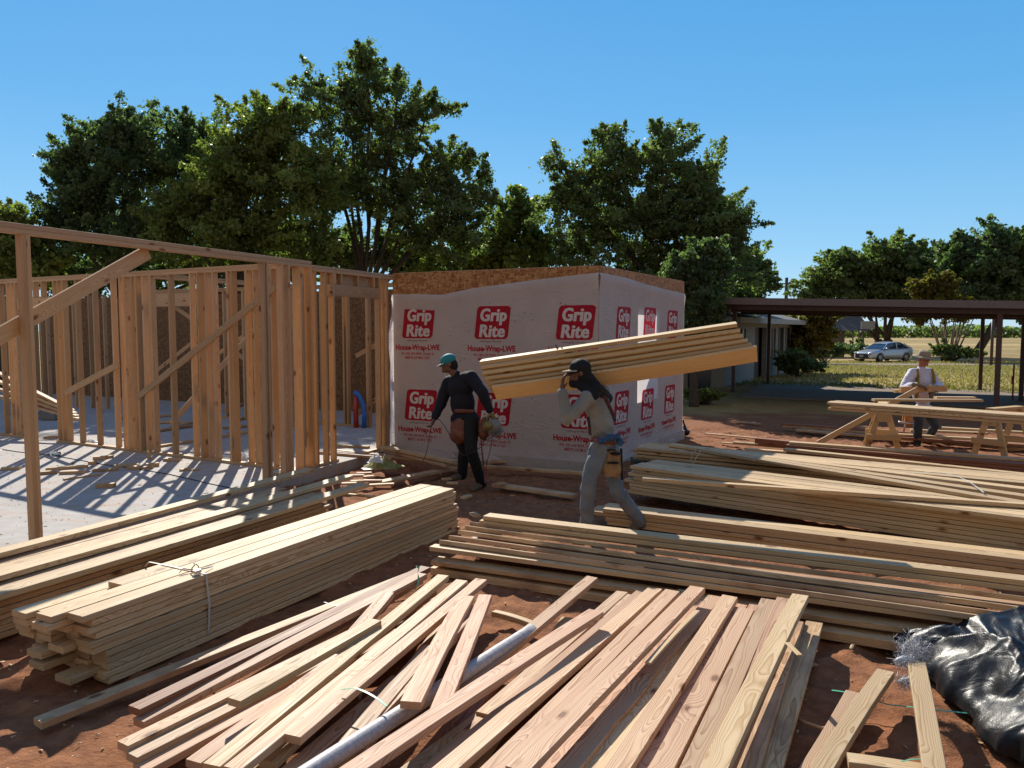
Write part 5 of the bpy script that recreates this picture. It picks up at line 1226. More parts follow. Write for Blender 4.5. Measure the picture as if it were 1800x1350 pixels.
M['pinkf'] = simple('pink_flag', (.55, .06, .14), .6); m = MB(); m.add([(0, 0, .30), (.12, .02, .33), (.10, -.02, .16), (0, 0, .14), (0, .006, .30), (.12, .026, .33), (.10, -.014, .16), (0, .006, .14)], [(0, 1, 2, 3), (7, 6, 5, 4), (0, 4, 5, 1), (1, 5, 6, 2), (2, 6, 7, 3), (3, 7, 4, 0)]); m.build('flag_cloth', M['pinkf'], e)

# ---------------------------------------------------------------- the parked car
def car():
    b = D(1553, 628, 57); e = empty('parked_car', 'silver sedan parked on the drive before the oak', 'car', (b.x, 57, gz(0, 57) + .02), R(205))
    # x forward, y left, z up; body lofted from stations along x
    st = [ # x, half width, z bottom, z belt, roof z (or belt), roof half width
        (2.28, .58, .30, .58), (2.20, .74, .22, .66), (2.0, .84, .20, .72), (1.6, .88, .20, .80), (1.1, .89, .20, .88), (.6, .89, .20, .93), (0, .89, .20, .95), (-.8, .89, .20, .97), (-1.4, .88, .20, .98), (-1.9, .86, .22, 1.00), (-2.18, .78, .28, .98), (-2.28, .66, .38, .86)]
    m = MB(); vs = []; n = 12
    for x, hw_, zb, zt in st:
        for y, z in ((-hw_ * .9, zb), (-hw_, zb + .10), (-hw_ * 1.0, zb + .32), (-hw_ * .97, zt - .12), (-hw_ * .90, zt), (-hw_ * .45, zt + .035), (hw_ * .45, zt + .035), (hw_ * .90, zt), (hw_ * .97, zt - .12), (hw_, zb + .32), (hw_, zb + .10), (hw_ * .9, zb)): vs.append((x, y, z))
    k = len(st); fs = [(i * n + j, i * n + (j + 1) % n, (i + 1) * n + (j + 1) % n, (i + 1) * n + j) for i in range(k - 1) for j in range(n)] + [tuple(range(n)), tuple((k - 1) * n + j for j in reversed(range(n)))]
    m.add(vs, fs, 0, True)
    # roof shell
    rf = [(.45, .60, 1.30), (.1, .64, 1.42), (-.5, .64, 1.46), (-1.0, .62, 1.43), (-1.35, .58, 1.33)]
    vs = []
    for x, hw_, z in rf: vs += [(x, -hw_, z - .04), (x, -hw_ * .8, z + .01), (x, 0, z + .03), (x, hw_ * .8, z + .01), (x, hw_, z - .04)]
    m.add(vs, [(i * 5 + j, i * 5 + j + 1, i * 5 + 6 + j, i * 5 + 5 + j) for i in range(4) for j in range(4)], 0, True)
    for s_ in (-1, 1):   # pillars
        m.bar((1.05, s_ * .82, .92), (.40, s_ * .60, 1.30), .05, .05); m.bar((-.35, s_ * .84, .95), (-.45, s_ * .63, 1.42), .05, .07); m.bar((-1.95, s_ * .78, .98), (-1.3, s_ * .58, 1.33), .06, .12)
    s = NT('silver_paint'); s.base((.50, .53, .57), .28, .55); s.b.inputs['Coat Weight'].default_value = .6; body = m.build('body', s.m, e)
    m = MB()
    L_ = [(1.08, .80, .93), (.42, .585, 1.305), (.05, .62, 1.40), (-1.0, .60, 1.41), (-1.32, .56, 1.32), (-1.95, .75, .985)]
    vs = [(x, -y, z) for x, y, z in L_] + [(x, y, z) for x, y, z in L_]
    m.add(vs, [(0, 6, 7, 1), (4, 10, 11, 5), (0, 1, 2, 3, 4, 5), (11, 10, 9, 8, 7, 6)])
    gl = NT('car_glass'); gl.base((.02, .035, .05), .06, 0, .8); m.build('window', gl.m, e)
    ty = simple('tyre', (.02, .02, .02), .8); rm = simple('wheel_rim', (.42, .43, .45), .35, .7)
    for x in (1.38, -1.32):
        for s_ in (-1, 1):
            m = MB(); m.tube([(x, s_ * .66, .32), (x, s_ * .70, .32), (x, s_ * .86, .32), (x, s_ * .895, .32)], [.29, .32, .32, .29], 22, sm=True); wh = m.build('wheel', ty, e)
            m = MB(); m.tube([(x, s_ * .88, .32), (x, s_ * .902, .32)], .20, 16); [m.bar((x, s_ * .905, .32), (x + .2 * math.cos(a), s_ * .905, .32 + .2 * math.sin(a)), .02, .05) for a in np.arange(0, 6.2, 1.256)]; m.build('rim', rm, wh)
            m = MB(); m.tube([(x + .36 * math.cos(a), s_ * .885, .32 + .36 * math.sin(a)) for a in np.linspace(-.2, 3.34, 12)], .02, 6); m.build('wheel_arch', ty, e)
    hl = simple('headlight_glass', (.7, .72, .75), .1)
    for s_ in (-1, 1):
        m = MB(); m.ell((2.12, s_ * .62, .67), (.16, .17, .07)); m.build('headlight', hl, e)
        m = MB(); m.ell((.85, s_ * .98, .98), (.08, .10, .07)); m.build('mirror', s.m, e)
        m = MB(); m.ell((-2.16, s_ * .62, .82), (.10, .16, .08)); m.build('tail_light', M['redp'], e)
    m = MB(); m.box((2.26, 0, .40), (.06, 1.05, .24)); m.box((2.25, 0, .60), (.05, .9, .05)); m.build('grille', ty, e)
    m = MB(); m.box((2.30, 0, .44), (.02, .32, .13)); m.build('number_plate', M['trim'], e)
car()
# ---------------------------------------------------------------- people
def bake(m, voxel, mat, name, parent, smooth=4, disp=None, inflate=0.0):
    """fuse overlapping shapes into one continuous skin"""
    me = bpy.data.meshes.new(name); me.from_pydata([tuple(v) for v in m.v], [], m.f); me.update()
    o = bpy.data.objects.new('tmp', me); C.objects.link(o)
    r = o.modifiers.new('r', 'REMESH'); r.mode = 'VOXEL'; r.voxel_size = voxel; r.use_smooth_shade = True
    if smooth: s = o.modifiers.new('s', 'SMOOTH'); s.factor = .5; s.iterations = smooth
    bpy.context.view_layer.update(); dg = bpy.context.evaluated_depsgraph_get(); me2 = bpy.data.meshes.new_from_object(o.evaluated_get(dg))
    bpy.data.objects.remove(o); bpy.data.meshes.remove(me)
    if disp or inflate:
        no = [v.normal.copy() for v in me2.vertices]
        for v, n in zip(me2.vertices, no):
            d = disp(v.co) if disp else 0; v.co += n * (d + inflate)
    for f in me2.polygons: f.use_smooth = True
    me2.materials.clear(); me2.materials.append(mat); me2.name = name
    o = link(name, me2, parent); o.location = -parent.location if parent else (0, 0, 0)
    return o
def bvh(o):
    me = o.data; off = wm(o).translation
    return BVHTree.FromPolygons([v.co + off for v in me.vertices], [tuple(p.vertices) for p in me.polygons])
def ons(trees, px, py, lift=.006):
    d = ray(px, py).normalized(); best = None
    for t in trees:
        h = t.ray_cast(EYE, d)
        if h[0] is not None and (best is None or h[3] < best[3]): best = h
    return (best[0] + best[1].normalized() * lift) if best else None
def strap(parent, trees, pts, width, mat, name, thick=.005, dens=6):
    P_ = []
    for (a, b) in zip(pts, pts[1:]):
        for k in range(dens):
            q = ons(trees, a[0] + (b[0] - a[0]) * k / dens, a[1] + (b[1] - a[1]) * k / dens)
            if q: P_.append(q)
    q = ons(trees, *pts[-1]); 
    if q: P_.append(q)
    m = MB(); k = len(P_); vs = []
    if k < 2: return None
    for i in range(k):
        t = (P_[min(i + 1, k - 1)] - P_[max(i - 1, 0)]).normalized(); v = (EYE - P_[i]).normalized(); s_ = t.cross(v).normalized() * width / 2; l = v * thick
        vs += [P_[i] - s_, P_[i] + s_, P_[i] + s_ + l, P_[i] - s_ + l]
    fs = [(i * 4 + j, i * 4 + (j + 1) % 4, i * 4 + 4 + (j + 1) % 4, i * 4 + 4 + j) for i in range(k - 1) for j in range(4)] + [(0, 1, 2, 3), ((k - 1) * 4 + 3, (k - 1) * 4 + 2, (k - 1) * 4 + 1, (k - 1) * 4)]
    m.add([v - parent.location for v in vs], fs, 0, True); return m.build(name, mat, parent)
def hand(m, wrist, d, n, side, curl=.5, s=1.0, thumb=1):
    """palm along d, palm normal n, five bent fingers"""
    d = d.normalized(); n = (n - d * n.dot(d)).normalized(); x = d.cross(n).normalized() * side
    pc = wrist + d * .048 * s
    m.ell(pc, (.042 * s, .050 * s, .018 * s), Matrix((x, d, n)).transposed())
    m.caps(wrist - d * .02, wrist + d * .03, .024 * s, .024 * s, 10)
    for k, (off, L) in enumerate(((-.030, .066), (-.010, .076), (.010, .072), (.029, .056))):
        p = wrist + d * .088 * s + x * off * s; L *= s; dd = d.copy(); a = curl * (.5 + .1 * k)
        for seg in range(3):
            dd = (dd * math.cos(a) - n * math.sin(a) * 1.0).normalized(); nn = n; q = p + dd * L * (.46, .32, .24)[seg]
            m.caps(p, q, (.0098, .0090, .0082)[seg] * s, (.0090, .0082, .0072)[seg] * s, 8); p = q
            n = (n * math.cos(a) + d * math.sin(a)).normalized() if seg < 0 else n
            a = curl * .9
    p = wrist + d * .03 * s - x * .032 * s; dd = (d * .75 - x * .75 - n * .35).normalized(); q = p + dd * .038 * s; m.caps(p, q, .013 * s, .0105 * s, 8)
    dd = (d * .9 - x * .2 - n * .45).normalized(); m.caps(q, q + dd * .032 * s, .0105 * s, .009 * s, 8)
def headshape(m, c, f, up, s=1.0):
    """head centre c, looking along f"""
    f = (f - up * f.dot(up)).normalized(); r = f.cross(up).normalized(); Rm = Matrix((r, f, up)).transposed()
    def q(a, b, z): return c + (r * a + f * b + up * z) * s
    m.ell(q(0, -.008, .022), (.074 * s, .093 * s, .092 * s), Rm); m.ell(q(0, .022, -.045), (.056 * s, .066 * s, .068 * s), Rm)
    m.ell(q(0, .070, -.092), (.026 * s, .020 * s, .020 * s), Rm)                    # chin
    m.caps(q(0, .088, .010), q(0, .108, -.024), .010 * s, .015 * s, 8)               # nose
    m.caps(q(-.032, .080, .028), q(.032, .080, .028), .012 * s, .012 * s, 8)         # brow
    m.caps(q(-.022, .084, -.056), q(.022, .084, -.056), .009 * s, .009 * s, 8)       # lips
    for k in (-1, 1): m.ell(q(.077 * k, -.004, -.004), (.010 * s, .020 * s, .032 * s), Rm); m.ell(q(.045 * k, .058, -.022), (.022 * s, .02 * s, .02 * s), Rm)
    return q, Rm, r, f
def fold(sx, sy, amp, seed, dirv=Vector((0, 0, 1))):
    def f(co):
        w_ = noise.noise(co * 3.0) * 1.5; v = Vector((co.x * sx + seed + co.z * 2.5 + w_, co.y * sx + w_, co.z * sy * .62 + co.x * 3.0)); return amp * (.8 - 2.4 * abs(noise.noise(v))) + amp * .35 * noise.noise(v * 2.7)
    return f
def person(label, foot, J, skin, shirt, trou, shoe, look, up=Vector((0, 0, 1)), sr=.012, tr=.018, slim=1.0, hc=(.5, .5), face=True, loosef=1.0, fa=.011, hd=None, hn=None, glove=None):
    e = empty('person', label, 'person', foot); k = slim
    sl, sr_, el, er, wl, wr_, hl, hr, kl, kr, al, ar, tl, tr_ = [J[n] for n in ('sl', 'sr', 'el', 'er', 'wl', 'wr', 'hl', 'hr', 'kl', 'kr', 'al', 'ar', 'tl', 'tr')]
    hdp = J['head']; mid = (sl + sr_) / 2; hip = (hl + hr) / 2; ax = (mid - hip).normalized(); sh = (sr_ - sl).normalized(); fr = ax.cross(sh).normalized()
    if fr.dot(look) < 0: fr = -fr
    RT = Matrix((sh, ax.cross(sh).normalized(), ax)).transposed()
    b = MB(); b.ell(hip.lerp(mid, .78), (.155 * k, .105 * k, .16), RT); b.ell(hip.lerp(mid, .42), (.135 * k, .10 * k, .17), RT); b.ell(hip + ax * .02, (.145 * k, .11 * k, .11), RT)
    b.caps(sl, sr_, .052, .052); b.caps(mid, hdp - up * .06 - look * .02, .062, .055)
    for s_, e_, w_ in ((sl, el, wl), (sr_, er, wr_)): b.caps(s_, e_, .052 * k, .040 * k); b.caps(e_, w_, .040 * k, .027)
    for h_, k_, a_, t_ in ((hl, kl, al, tl), (hr, kr, ar, tr_)):
        b.caps(h_, k_, .085 * k, .057 * k); b.caps(k_, k_.lerp(a_, .3), .055, .056); b.caps(k_.lerp(a_, .3), a_, .056, .038); b.caps(a_, t_, .036, .03)
    headshape(b, hdp, look, up)
    for i, (w_, e_) in enumerate(((wl, el), (wr_, er))):
        dd = hd[i] if hd and hd[i] is not None else (w_ - e_); nn = hn[i] if hn and hn[i] is not None else -fr
        hand(b, w_, dd, nn, 1 if i == 0 else -1, hc[i], 1.05)
    body = bake(b, .0065, skin, 'body', e, 2)
    c = MB(); g = .016 + sr
    c.ell(hip.lerp(mid, .80), (.155 * k + g, .105 * k + g, .17), RT); c.ell(hip.lerp(mid, .42), (.135 * k + g * 1.2, .10 * k + g * 1.3, .20), RT); c.ell(hip + ax * .03, (.145 * k + g * 1.1, .11 * k + g * 1.1, .10), RT)
    c.caps(sl, sr_, .054 + g, .054 + g); c.caps(mid, mid.lerp(hdp, .30), .075, .066)
    for s_, e_, w_ in ((sl, el, wl), (sr_, er, wr_)):
        w2 = e_.lerp(w_, .93); c.caps(s_, e_, .052 * k + g * loosef, .042 * k + g * loosef); c.caps(e_, w2, .042 * k + g * loosef, .028 + g * .8)
    so = bake(c, .010, shirt, 'shirt', e, 3, fold(6, 12, fa, 3))
    t = MB(); g = tr
    t.ell(hip, (.145 * k + g, .112 * k + g, .105), RT); 
    for h_, k_, a_, _ in ((hl, kl, al, tl), (hr, kr, ar, tr_)):
        a2 = k_.lerp(a_, 1.0); t.caps(h_, k_, .088 * k + g, .060 * k + g); t.caps(k_, k_.lerp(a_, .3), .058 + g, .058 + g); t.caps(k_.lerp(a_, .3), a2, .058 + g, .045 + g * 1.2)
    to = bake(t, .010, trou, 'trousers', e, 3, fold(5, 10, fa, 9))
    for a_, t_ in ((al, tl), (ar, tr_)):
        m = MB(); dd = (t_ - a_); dn = dd.normalized(); m.caps(a_ - dn * .035 + Vector((0, 0, -.01)), a_ + dd * .5, .047, .044); m.caps(a_ + dd * .5, t_ + dn * .02, .044, .036); m.caps(a_, a_ + Vector((0, 0, .05)), .046, .045)
        m.ell(a_ - dn * .03 + Vector((0, 0, -.03)), (.042, .042, .03)); bake(m, .008, shoe, 'boot', e, 2)
    return e, body, so, to
skin = simple('brown_skin', (.14, .062, .036), .5, var=.08); skin2 = simple('reddish_skin', (.36, .15, .095), .5, var=.08)
jeans = simple('pale_denim', (.135, .165, .19), .85, var=.25, nscale=6, bump=.15, bscale=300); greyshirt = simple('grey_green_shirt', (.21, .22, .20), .85, var=.2, nscale=5)
navy = simple('navy_black_shirt', (.003, .003, .009), .85, var=.3); blackt = simple('black_trousers', (.004, .004, .0045), .85); dusty = simple('dusty_boot', (.12, .08, .05), .8)
whitesh = simple('pale_lavender_shirt', (.58, .56, .66), .75, var=.06); darkj = simple('dark_denim', (.03, .04, .06), .85, var=.3); tanb = simple('tan_boot', (.20, .08, .035), .8)
leather = simple('tan_canvas_leather', (.27, .17, .075), .75, var=.3, nscale=14, bump=.3); brownl = simple('brown_leather', (.15, .045, .018), .55, var=.35, nscale=12, bump=.2)
blackc = simple('black_cloth', (.004, .004, .005), .85); strapm = simple('patterned_dark_strap', (.055, .02, .02), .7, var=.8, nscale=60)
hatt = simple('tan_hat', (.30, .24, .16), .8, bump=.2); teal = simple('teal_cap', (.01, .20, .24), .7); whitecap = simple('pale_brim', (.62, .58, .52), .7)
yellows = simple('mustard_strap', (.28, .20, .035), .7, var=.3, nscale=30); glovem = simple('grey_tan_glove', (.16, .13, .09), .85, var=.3, nscale=20); bluec = simple('blue_cloth', (.02, .07, .17), .8, var=.3)
def lumpy(m, parent, mat, name, vox=.008, disp=None, sm=2): return bake(m, vox, mat, name, parent, sm, disp)
# --- man carrying boards
Yc = 7.35; j = lambda x, y, dy=0: D(x, y, Yc + dy)
J = dict(head=j(1017, 655, -.02), sl=j(1034, 700, -.14), sr=j(1058, 690, .20), el=j(996, 737, -.22), wl=j(988, 688, -.20), er=j(1035, 650, .34), wr=j(1000, 620, .36),
         hl=j(1054, 784, -.06), hr=j(1070, 780, .10), kl=j(1034, 850, -.12), al=j(1030, 925, -.05), tl=j(1008, 934, -.05), kr=j(1084, 862, .05), ar=j(1126, 918, .12), tr=j(1106, 936, .08))
e, body, so, to = person('man in grey shirt and pale jeans striding left with boards on his shoulder', (J['al'].x, Yc, 0), J, skin, greyshirt, jeans, dusty, Vector((-.94, -.18, -.05)).normalized(), sr=.006, tr=.012, loosef=.75, slim=.93,
    hd=[Vector((.05, .2, 1)), Vector((-1, 0, .3))], hn=[Vector((-1, .3, 0)), Vector((0, 0, -1))], hc=(.35, .5))
look = Vector((-.94, -.18, -.05)).normalized(); up = Vector((0, 0, 1)); hc_ = J['head']; rt = look.cross(up)
m = MB(); Rm = Matrix((rt, look, up)).transposed(); m.ell(hc_ - e.location * 0 + up * .045 - look * .012, (.090, .108, .085), Rm); m.ell(hc_ - look * .05 - up * .02, (.085, .075, .10), Rm)
m.caps(hc_ - look * .05 - up * .05, j(1056, 690, -.04), .088, .055); m.caps(j(1050, 684, -.12), j(1066, 700, .10), .06, .06); m.caps(hc_ - up * .085 + look * .03, j(1046, 695, -.16), .045, .045); m.caps(hc_ - up * .095 + look * .05, hc_ - up * .10 - look * .05, .045, .06)
lumpy(m, e, blackc, 'head_cloth', .008, fold(12, 12, .006, 1))
m = MB()
vs = []
for i in range(9):
    a = R(-70 + i * 17.5)
    for r_, z in ((.085, .035), (.165 - .02 * abs(math.sin(a)), .022)): vs.append(hc_ + look * r_ * math.cos(a) + rt * r_ * .85 * math.sin(a) + up * z)
vs += [v - up * .006 for v in vs]
m.add([v - e.location for v in vs], [(2 * i, 2 * i + 2, 2 * i + 3, 2 * i + 1) for i in range(8)] + [(18 + 2 * i, 19 + 2 * i, 21 + 2 * i, 20 + 2 * i) for i in range(8)] + [(2 * i + 1, 2 * i + 3, 21 + 2 * i, 19 + 2 * i) for i in range(8)], 0, True); m.build('cap_brim', hatt, e)
tr3 = [bvh(so), bvh(to)]
strap(e, tr3, [(1046, 688), (1062, 700), (1072, 722), (1080, 745), (1092, 768)], .05, strapm, 'suspender')
strap(e, tr3, [(1035, 732), (1037, 748), (1039, 764)], .035, strapm, 'suspender')
strap(e, tr3, [(1027, 764), (1040, 772), (1060, 776), (1080, 776), (1096, 770)], .06, brownl, 'tool_belt', .012)
m = MB(); pb = ons(tr3, 1072, 800, .05); m.ell(pb + Vector((0, 0, -.02)), (.10, .06, .13)); m.ell(pb + Vector((-.03, -.03, -.07)), (.085, .05, .10)); m.ell(pb + Vector((.05, -.02, -.10)), (.06, .05, .09)); m.box(pb + Vector((0, -.01, -.03)), (.19, .08, .20)); m.box(pb + Vector((-.01, -.05, -.10)), (.13, .06, .13))
pch = lumpy(m, e, leather, 'tool_pouch', .008, fold(14, 14, .005, 5))
m = MB(); c_ = pb - e.location; m.ell(c_ + Vector((.035, -.07, .055)), (.055, .03, .016)); m.ell(c_ + Vector((.01, -.085, -.03)), (.06, .03, .012)); m.tube([c_ + Vector((-.07, -.07, .06)), c_ + Vector((-.05, -.09, .09)), c_ + Vector((0, -.09, .10)), c_ + Vector((.03, -.07, .085))], .008, 6); m.tube([c_ + Vector((.09, -.04, .10)), c_ + Vector((.10, -.05, -.20))], .011, 8); o = m.build('hand_tool', blackc, e)
m = MB(); m.ell(j(1076, 769, -.155), (.085, .035, .028), Matrix.Rotation(-.25, 3, 'Y')); m.ell(j(1058, 775, -.16), (.05, .03, .02)); m.ell(j(1090, 776, -.13), (.03, .03, .045)); lumpy(m, e, bluec, 'waist_cloth', .008, fold(22, 26, .012, 2))
# glasses arm / goggles
m = MB(); m.box(hc_ - e.location + look * .085 - rt * .0 + up * .012, (.03, .12, .03), Matrix((look, rt, up)).transposed()); m.build('goggles', blackc, e)
# carried boards
cb = [(841, 636, 1296, 569, -9), (843, 643, 1301, 577, 14), (846, 652, 1306, 586, 32), (851, 661, 1314, 594, 40), (857, 669, 1321, 601, 46), (864, 678, 1330, 608, 52)]
for k, (x0, y0, x1, y1, rl) in enumerate(cb):
    a_, b_ = D(x0 + 2, y0 + 3, 7.75 - .02 * k), D(x1, y1 + 3, 7.25 - .02 * k)
    dcb = (b_ - a_).normalized(); y_ = Vector((0, 0, 1)).cross(dcb).normalized(); off_ = Matrix.Rotation(R(-rl), 3, dcb) @ y_
    board(a_ + off_ * .07, b_ + off_ * .07, .14 if k < 5 else .18, .036, M['gold'], '%s board from the top of the load on the carrying man\'s shoulder' % ordn(k), 'boards carried on the shoulder', roll=R(-rl), crook=.004 * k, seed=50 + k)
# --- stooping man in black
Yc = 9.75
J = dict(head=j(789, 640, 0), sl=j(788, 672, .14), sr=j(828, 663, -.10), el=j(775, 710, .10), wl=j(764, 734, .0), er=j(848, 690, -.20), wr=j(861, 722, -.20),
         hl=j(806, 738, .10), hr=j(828, 738, -.06), kl=j(816, 788, .05), al=j(812, 835, .12), tl=j(795, 842, .0), kr=j(828, 792, -.22), ar=j(847, 850, -.02), tr=j(832, 860, -.15))
look = Vector((-.85, -.1, -.35)).normalized()
e, body, so, to = person('stooping man in black with a teal cap holding a circular saw', (J['ar'].x, Yc, 0), J, skin, navy, blackt, dusty, look, sr=.012, tr=.014, fa=.006, slim=1.06, hc=(.9, .9), hd=[Vector((-.3, -.1, -1)), Vector((.2, 0, -1))], hn=[Vector((1, 0, 0)), Vector((-1, 0, 0))])
up2 = (up - look * up.dot(look)).normalized(); rt = look.cross(up2); hc_ = J['head']; Rm = Matrix((rt, look, up2)).transposed()
m = MB(); m.ell(hc_ + up2 * .055 - look * .01, (.088, .105, .078), Rm); cp_ = lumpy(m, e, teal, 'cap', .007)
m = MB(); vs = []
for i in range(9):
    a = R(-60 + i * 15)
    for r_, z in ((.08, .045), (.165 - .03 * abs(math.sin(a)), .035)): vs.append(hc_ + look * r_ * math.cos(a) + rt * r_ * .8 * math.sin(a) + up2 * z)
vs += [v - up2 * .006 for v in vs]
m.add([v - e.location for v in vs], [(2 * i, 2 * i + 2, 2 * i + 3, 2 * i + 1) for i in range(8)] + [(18 + 2 * i, 19 + 2 * i, 21 + 2 * i, 20 + 2 * i) for i in range(8)] + [(2 * i + 1, 2 * i + 3, 21 + 2 * i, 19 + 2 * i) for i in range(8)], 0, True); m.build('cap_brim', whitecap, e)
m = MB(); m.ell(hc_ - look * .04 - up2 * .02, (.080, .07, .09), Rm); lumpy(m, e, blackc, 'hair', .008)
tr3 = [bvh(so), bvh(to)]
strap(e, tr3, [(799, 722), (815, 722), (835, 724), (850, 726)], .05, brownl, 'tool_belt', .012)
for (x, y, nm, sx, sz) in ((809, 750, 'tool_pouch', .12, .14), (850, 752, 'tool_pouch', .07, .12)):
    pb = ons(tr3, x if x < 840 else 838, y, .05) or j(x, y, -.2)
    if x > 840: pb = j(x, y, -.12)
    m = MB(); m.box(pb, (sx * 1.7, .08, sz * 1.5)); m.ell(pb + Vector((0, -.03, -.06)), (sx, .06, sz * .8)); m.ell(pb + Vector((.02, -.01, .02)), (sx * .9, .06, sz)); lumpy(m, e, brownl, nm, .008, fold(12, 12, .008, x))
# circular saw in his right hand
sw = empty('circular_saw', 'yellow and silver circular saw hanging from the stooping man\'s right hand', 'power saw', j(868, 752, -.26))
saww = simple('saw_yellow', (.20, .14, .03), .5); 
m = MB(); m.ell((-.07, .0, .03), (.07, .09, .06)); m.tube([(-.13, 0, .0), (-.03, 0, .02)], .05, 14); m.tube([(-.09, 0, .06), (-.07, 0, .15), (-.02, 0, .17), (.03, 0, .10)], .018, 8); m.build('motor', saww, sw)
m = MB(); m.tube([(.0, -.034, .02), (.0, .02, .02)], .095, 24); m.build('blade_guard', M['greytool'], sw); m = MB(); m.tube([(.02, -.028, -.03), (.02, -.026, -.03)], .085, 30); m.build('blade', M['greytool'], sw)
m = MB(); m.box((.01, .0, -.10), (.26, .12, .006), Matrix.Rotation(-.5, 3, 'Y')); m.build('base_plate', M['greytool'], sw)
def cord(pts, label, mat, r=.005):
    m = MB(); P_ = [Vector(p) for p in pts]; Q = []
    for i in range(len(P_) - 1):
        p0, p1, p2, p3 = P_[max(i - 1, 0)], P_[i], P_[i + 1], P_[min(i + 2, len(P_) - 1)]
        for k in range(8):
            t = k / 8; Q.append(.5 * ((2 * p1) + (p2 - p0) * t + (2 * p0 - 5 * p1 + 4 * p2 - p3) * t * t + (3 * p1 - p0 - 3 * p2 + p3) * t ** 3))
    Q.append(P_[-1]); m.tube(Q, r, 6); tag(m.build('saw_cord', mat), label, 'cord')
cord([j(763, 738, -.05), j(757, 755, -.05), j(753, 780, .0), j(748, 800, .1), j(742, 812, .2)], 'thin dark red cord dropping from the stooping man\'s left hand', M['cord_red'])
cord([j(764, 738, -.05), j(772, 738, -.1), j(782, 750, -.2), j(790, 764, -.25), j(800, 778, -.25), j(815, 800, -.28), j(846, 785, -.3), j(850, 770, -.28)], 'dark cord sagging from his left hand round to the saw', M['cord'])
cord([j(846, 775, -.25), j(848, 800, -.25), j(851, 830, -.2), j(853, 850, -.3)], 'dark red strap cord hanging by the stooping man\'s right leg', M['cord_red'], .009)
cord([j(866, 765, -.26), j(862, 790, -.2), j(856, 812, -.15), j(854, 830, -.1)], 'thin cord under the circular saw', M['cord_red'])
# --- man with sun hat at the sawhorses
Yc = 13.3
J = dict(head=j(1623, 632, 0), sl=j(1632, 655, .10), sr=j(1604, 656, -.06), er=j(1589, 681, -.12), wr=j(1611, 677, -.34), el=j(1650, 678, .02), wl=j(1644, 684, -.30),
         hl=j(1632, 722, .06), hr=j(1614, 722, -.04), kr=j(1613, 757, -.06), ar=j(1612, 784, .0), tr=j(1612, 790, -.16), kl=j(1642, 752, .16), al=j(1632, 780, .30), tl=j(1638, 788, .14))
J['kl'] = j(1643, 750, .02); J['al'] = j(1627, 776, .25); J['tl'] = j(1638, 785, .12)
look = Vector((.50, -.84, -.20)).normalized()
e, body, so, to = person('man in white shirt and sun hat working at the sawhorses', (J['ar'].x, Yc, 0), J, skin2, whitesh, darkj, tanb, look, sr=.012, tr=.008, slim=.95, hc=(.7, .7), hd=[Vector((-.5, -.3, -.5)), Vector((1, -.2, -.15))], hn=[Vector((0, 0, 1)), Vector((0, 0, 1))], loosef=1.15)
up2 = (up - look * up.dot(look)).normalized(); rt = look.cross(up2); hc_ = J['head']; Rm = Matrix((rt, look, up2)).transposed()
m = MB(); m.tube([hc_ + up2 * a for a in (.05, .09, .14, .158)], [.106, .101, .088, .05], 20)
pass
lumpy(m, e, hatt, 'sun_hat', .008, fold(9, 9, .005, 4))
m = MB(); vs = []; nb_ = 36
for i in range(nb_):
    a = 6.2832 * i / nb_; wv = .012 * math.sin(3 * a + .6) + .006 * math.sin(7 * a)
    for r_, z in ((.095, .070), (.135, .060 + wv * .5), (.178, .040 + wv)): vs.append(hc_ + look * (r_ * math.cos(a) - .005) + rt * r_ * math.sin(a) + up2 * z)
vs += [v - up2 * .006 for v in vs]; o3 = nb_ * 3
fs = []
for i in range(nb_):
    k = (i + 1) % nb_
    for r_ in (0, 1): fs += [(3 * i + r_, 3 * i + r_ + 1, 3 * k + r_ + 1, 3 * k + r_), (o3 + 3 * i + r_, o3 + 3 * k + r_, o3 + 3 * k + r_ + 1, o3 + 3 * i + r_ + 1)]
    fs.append((3 * i + 2, o3 + 3 * i + 2, o3 + 3 * k + 2, 3 * k + 2))
m.add([v - e.location for v in vs], fs, 0, True); m.build('hat_brim', hatt, e)
tr3 = [bvh(so), bvh(to)]
strap(e, tr3, [(1611, 645), (1613, 665), (1612, 690), (1611, 700)], .055, yellows, 'suspender'); strap(e, tr3, [(1636, 647), (1641, 660), (1643, 675)], .05, yellows, 'suspender')
strap(e, tr3, [(1603, 716), (1615, 718), (1638, 717)], .05, yellows, 'tool_belt', .012)
for w_, dd in ((J['wr'], Vector((1, -.2, -.15))), (J['wl'], Vector((-.5, -.3, -.5)))):
    m = MB(); hand(m, w_, dd, Vector((0, 0, 1)), -1, .7, 1.22); m.caps(w_ - dd.normalized() * .05, w_, .036, .034); bake(m, .0065, glovem, 'glove', e, 1)
m = MB(); pb = j(1595, 736, -.22); m.box(pb, (.12, .1, .16)); m.ell(pb + Vector((.02, 0, -.05)), (.08, .07, .09)); lumpy(m, e, simple('orange_leather', (.42, .17, .04), .6, var=.3), 'tool_pouch', .008, fold(14, 14, .008, 6))
m = MB(); c_ = j(1592, 745, -.26) - e.location; m.tube([c_ + Vector((-.03, 0, -.15)), c_ + Vector((.0, 0, .05))], .014, 8); m.tube([c_ + Vector((-.12, 0, .03)), c_ + Vector((.12, -.02, .0))], .018, 8); m.build('hammer', M['metal'], e)
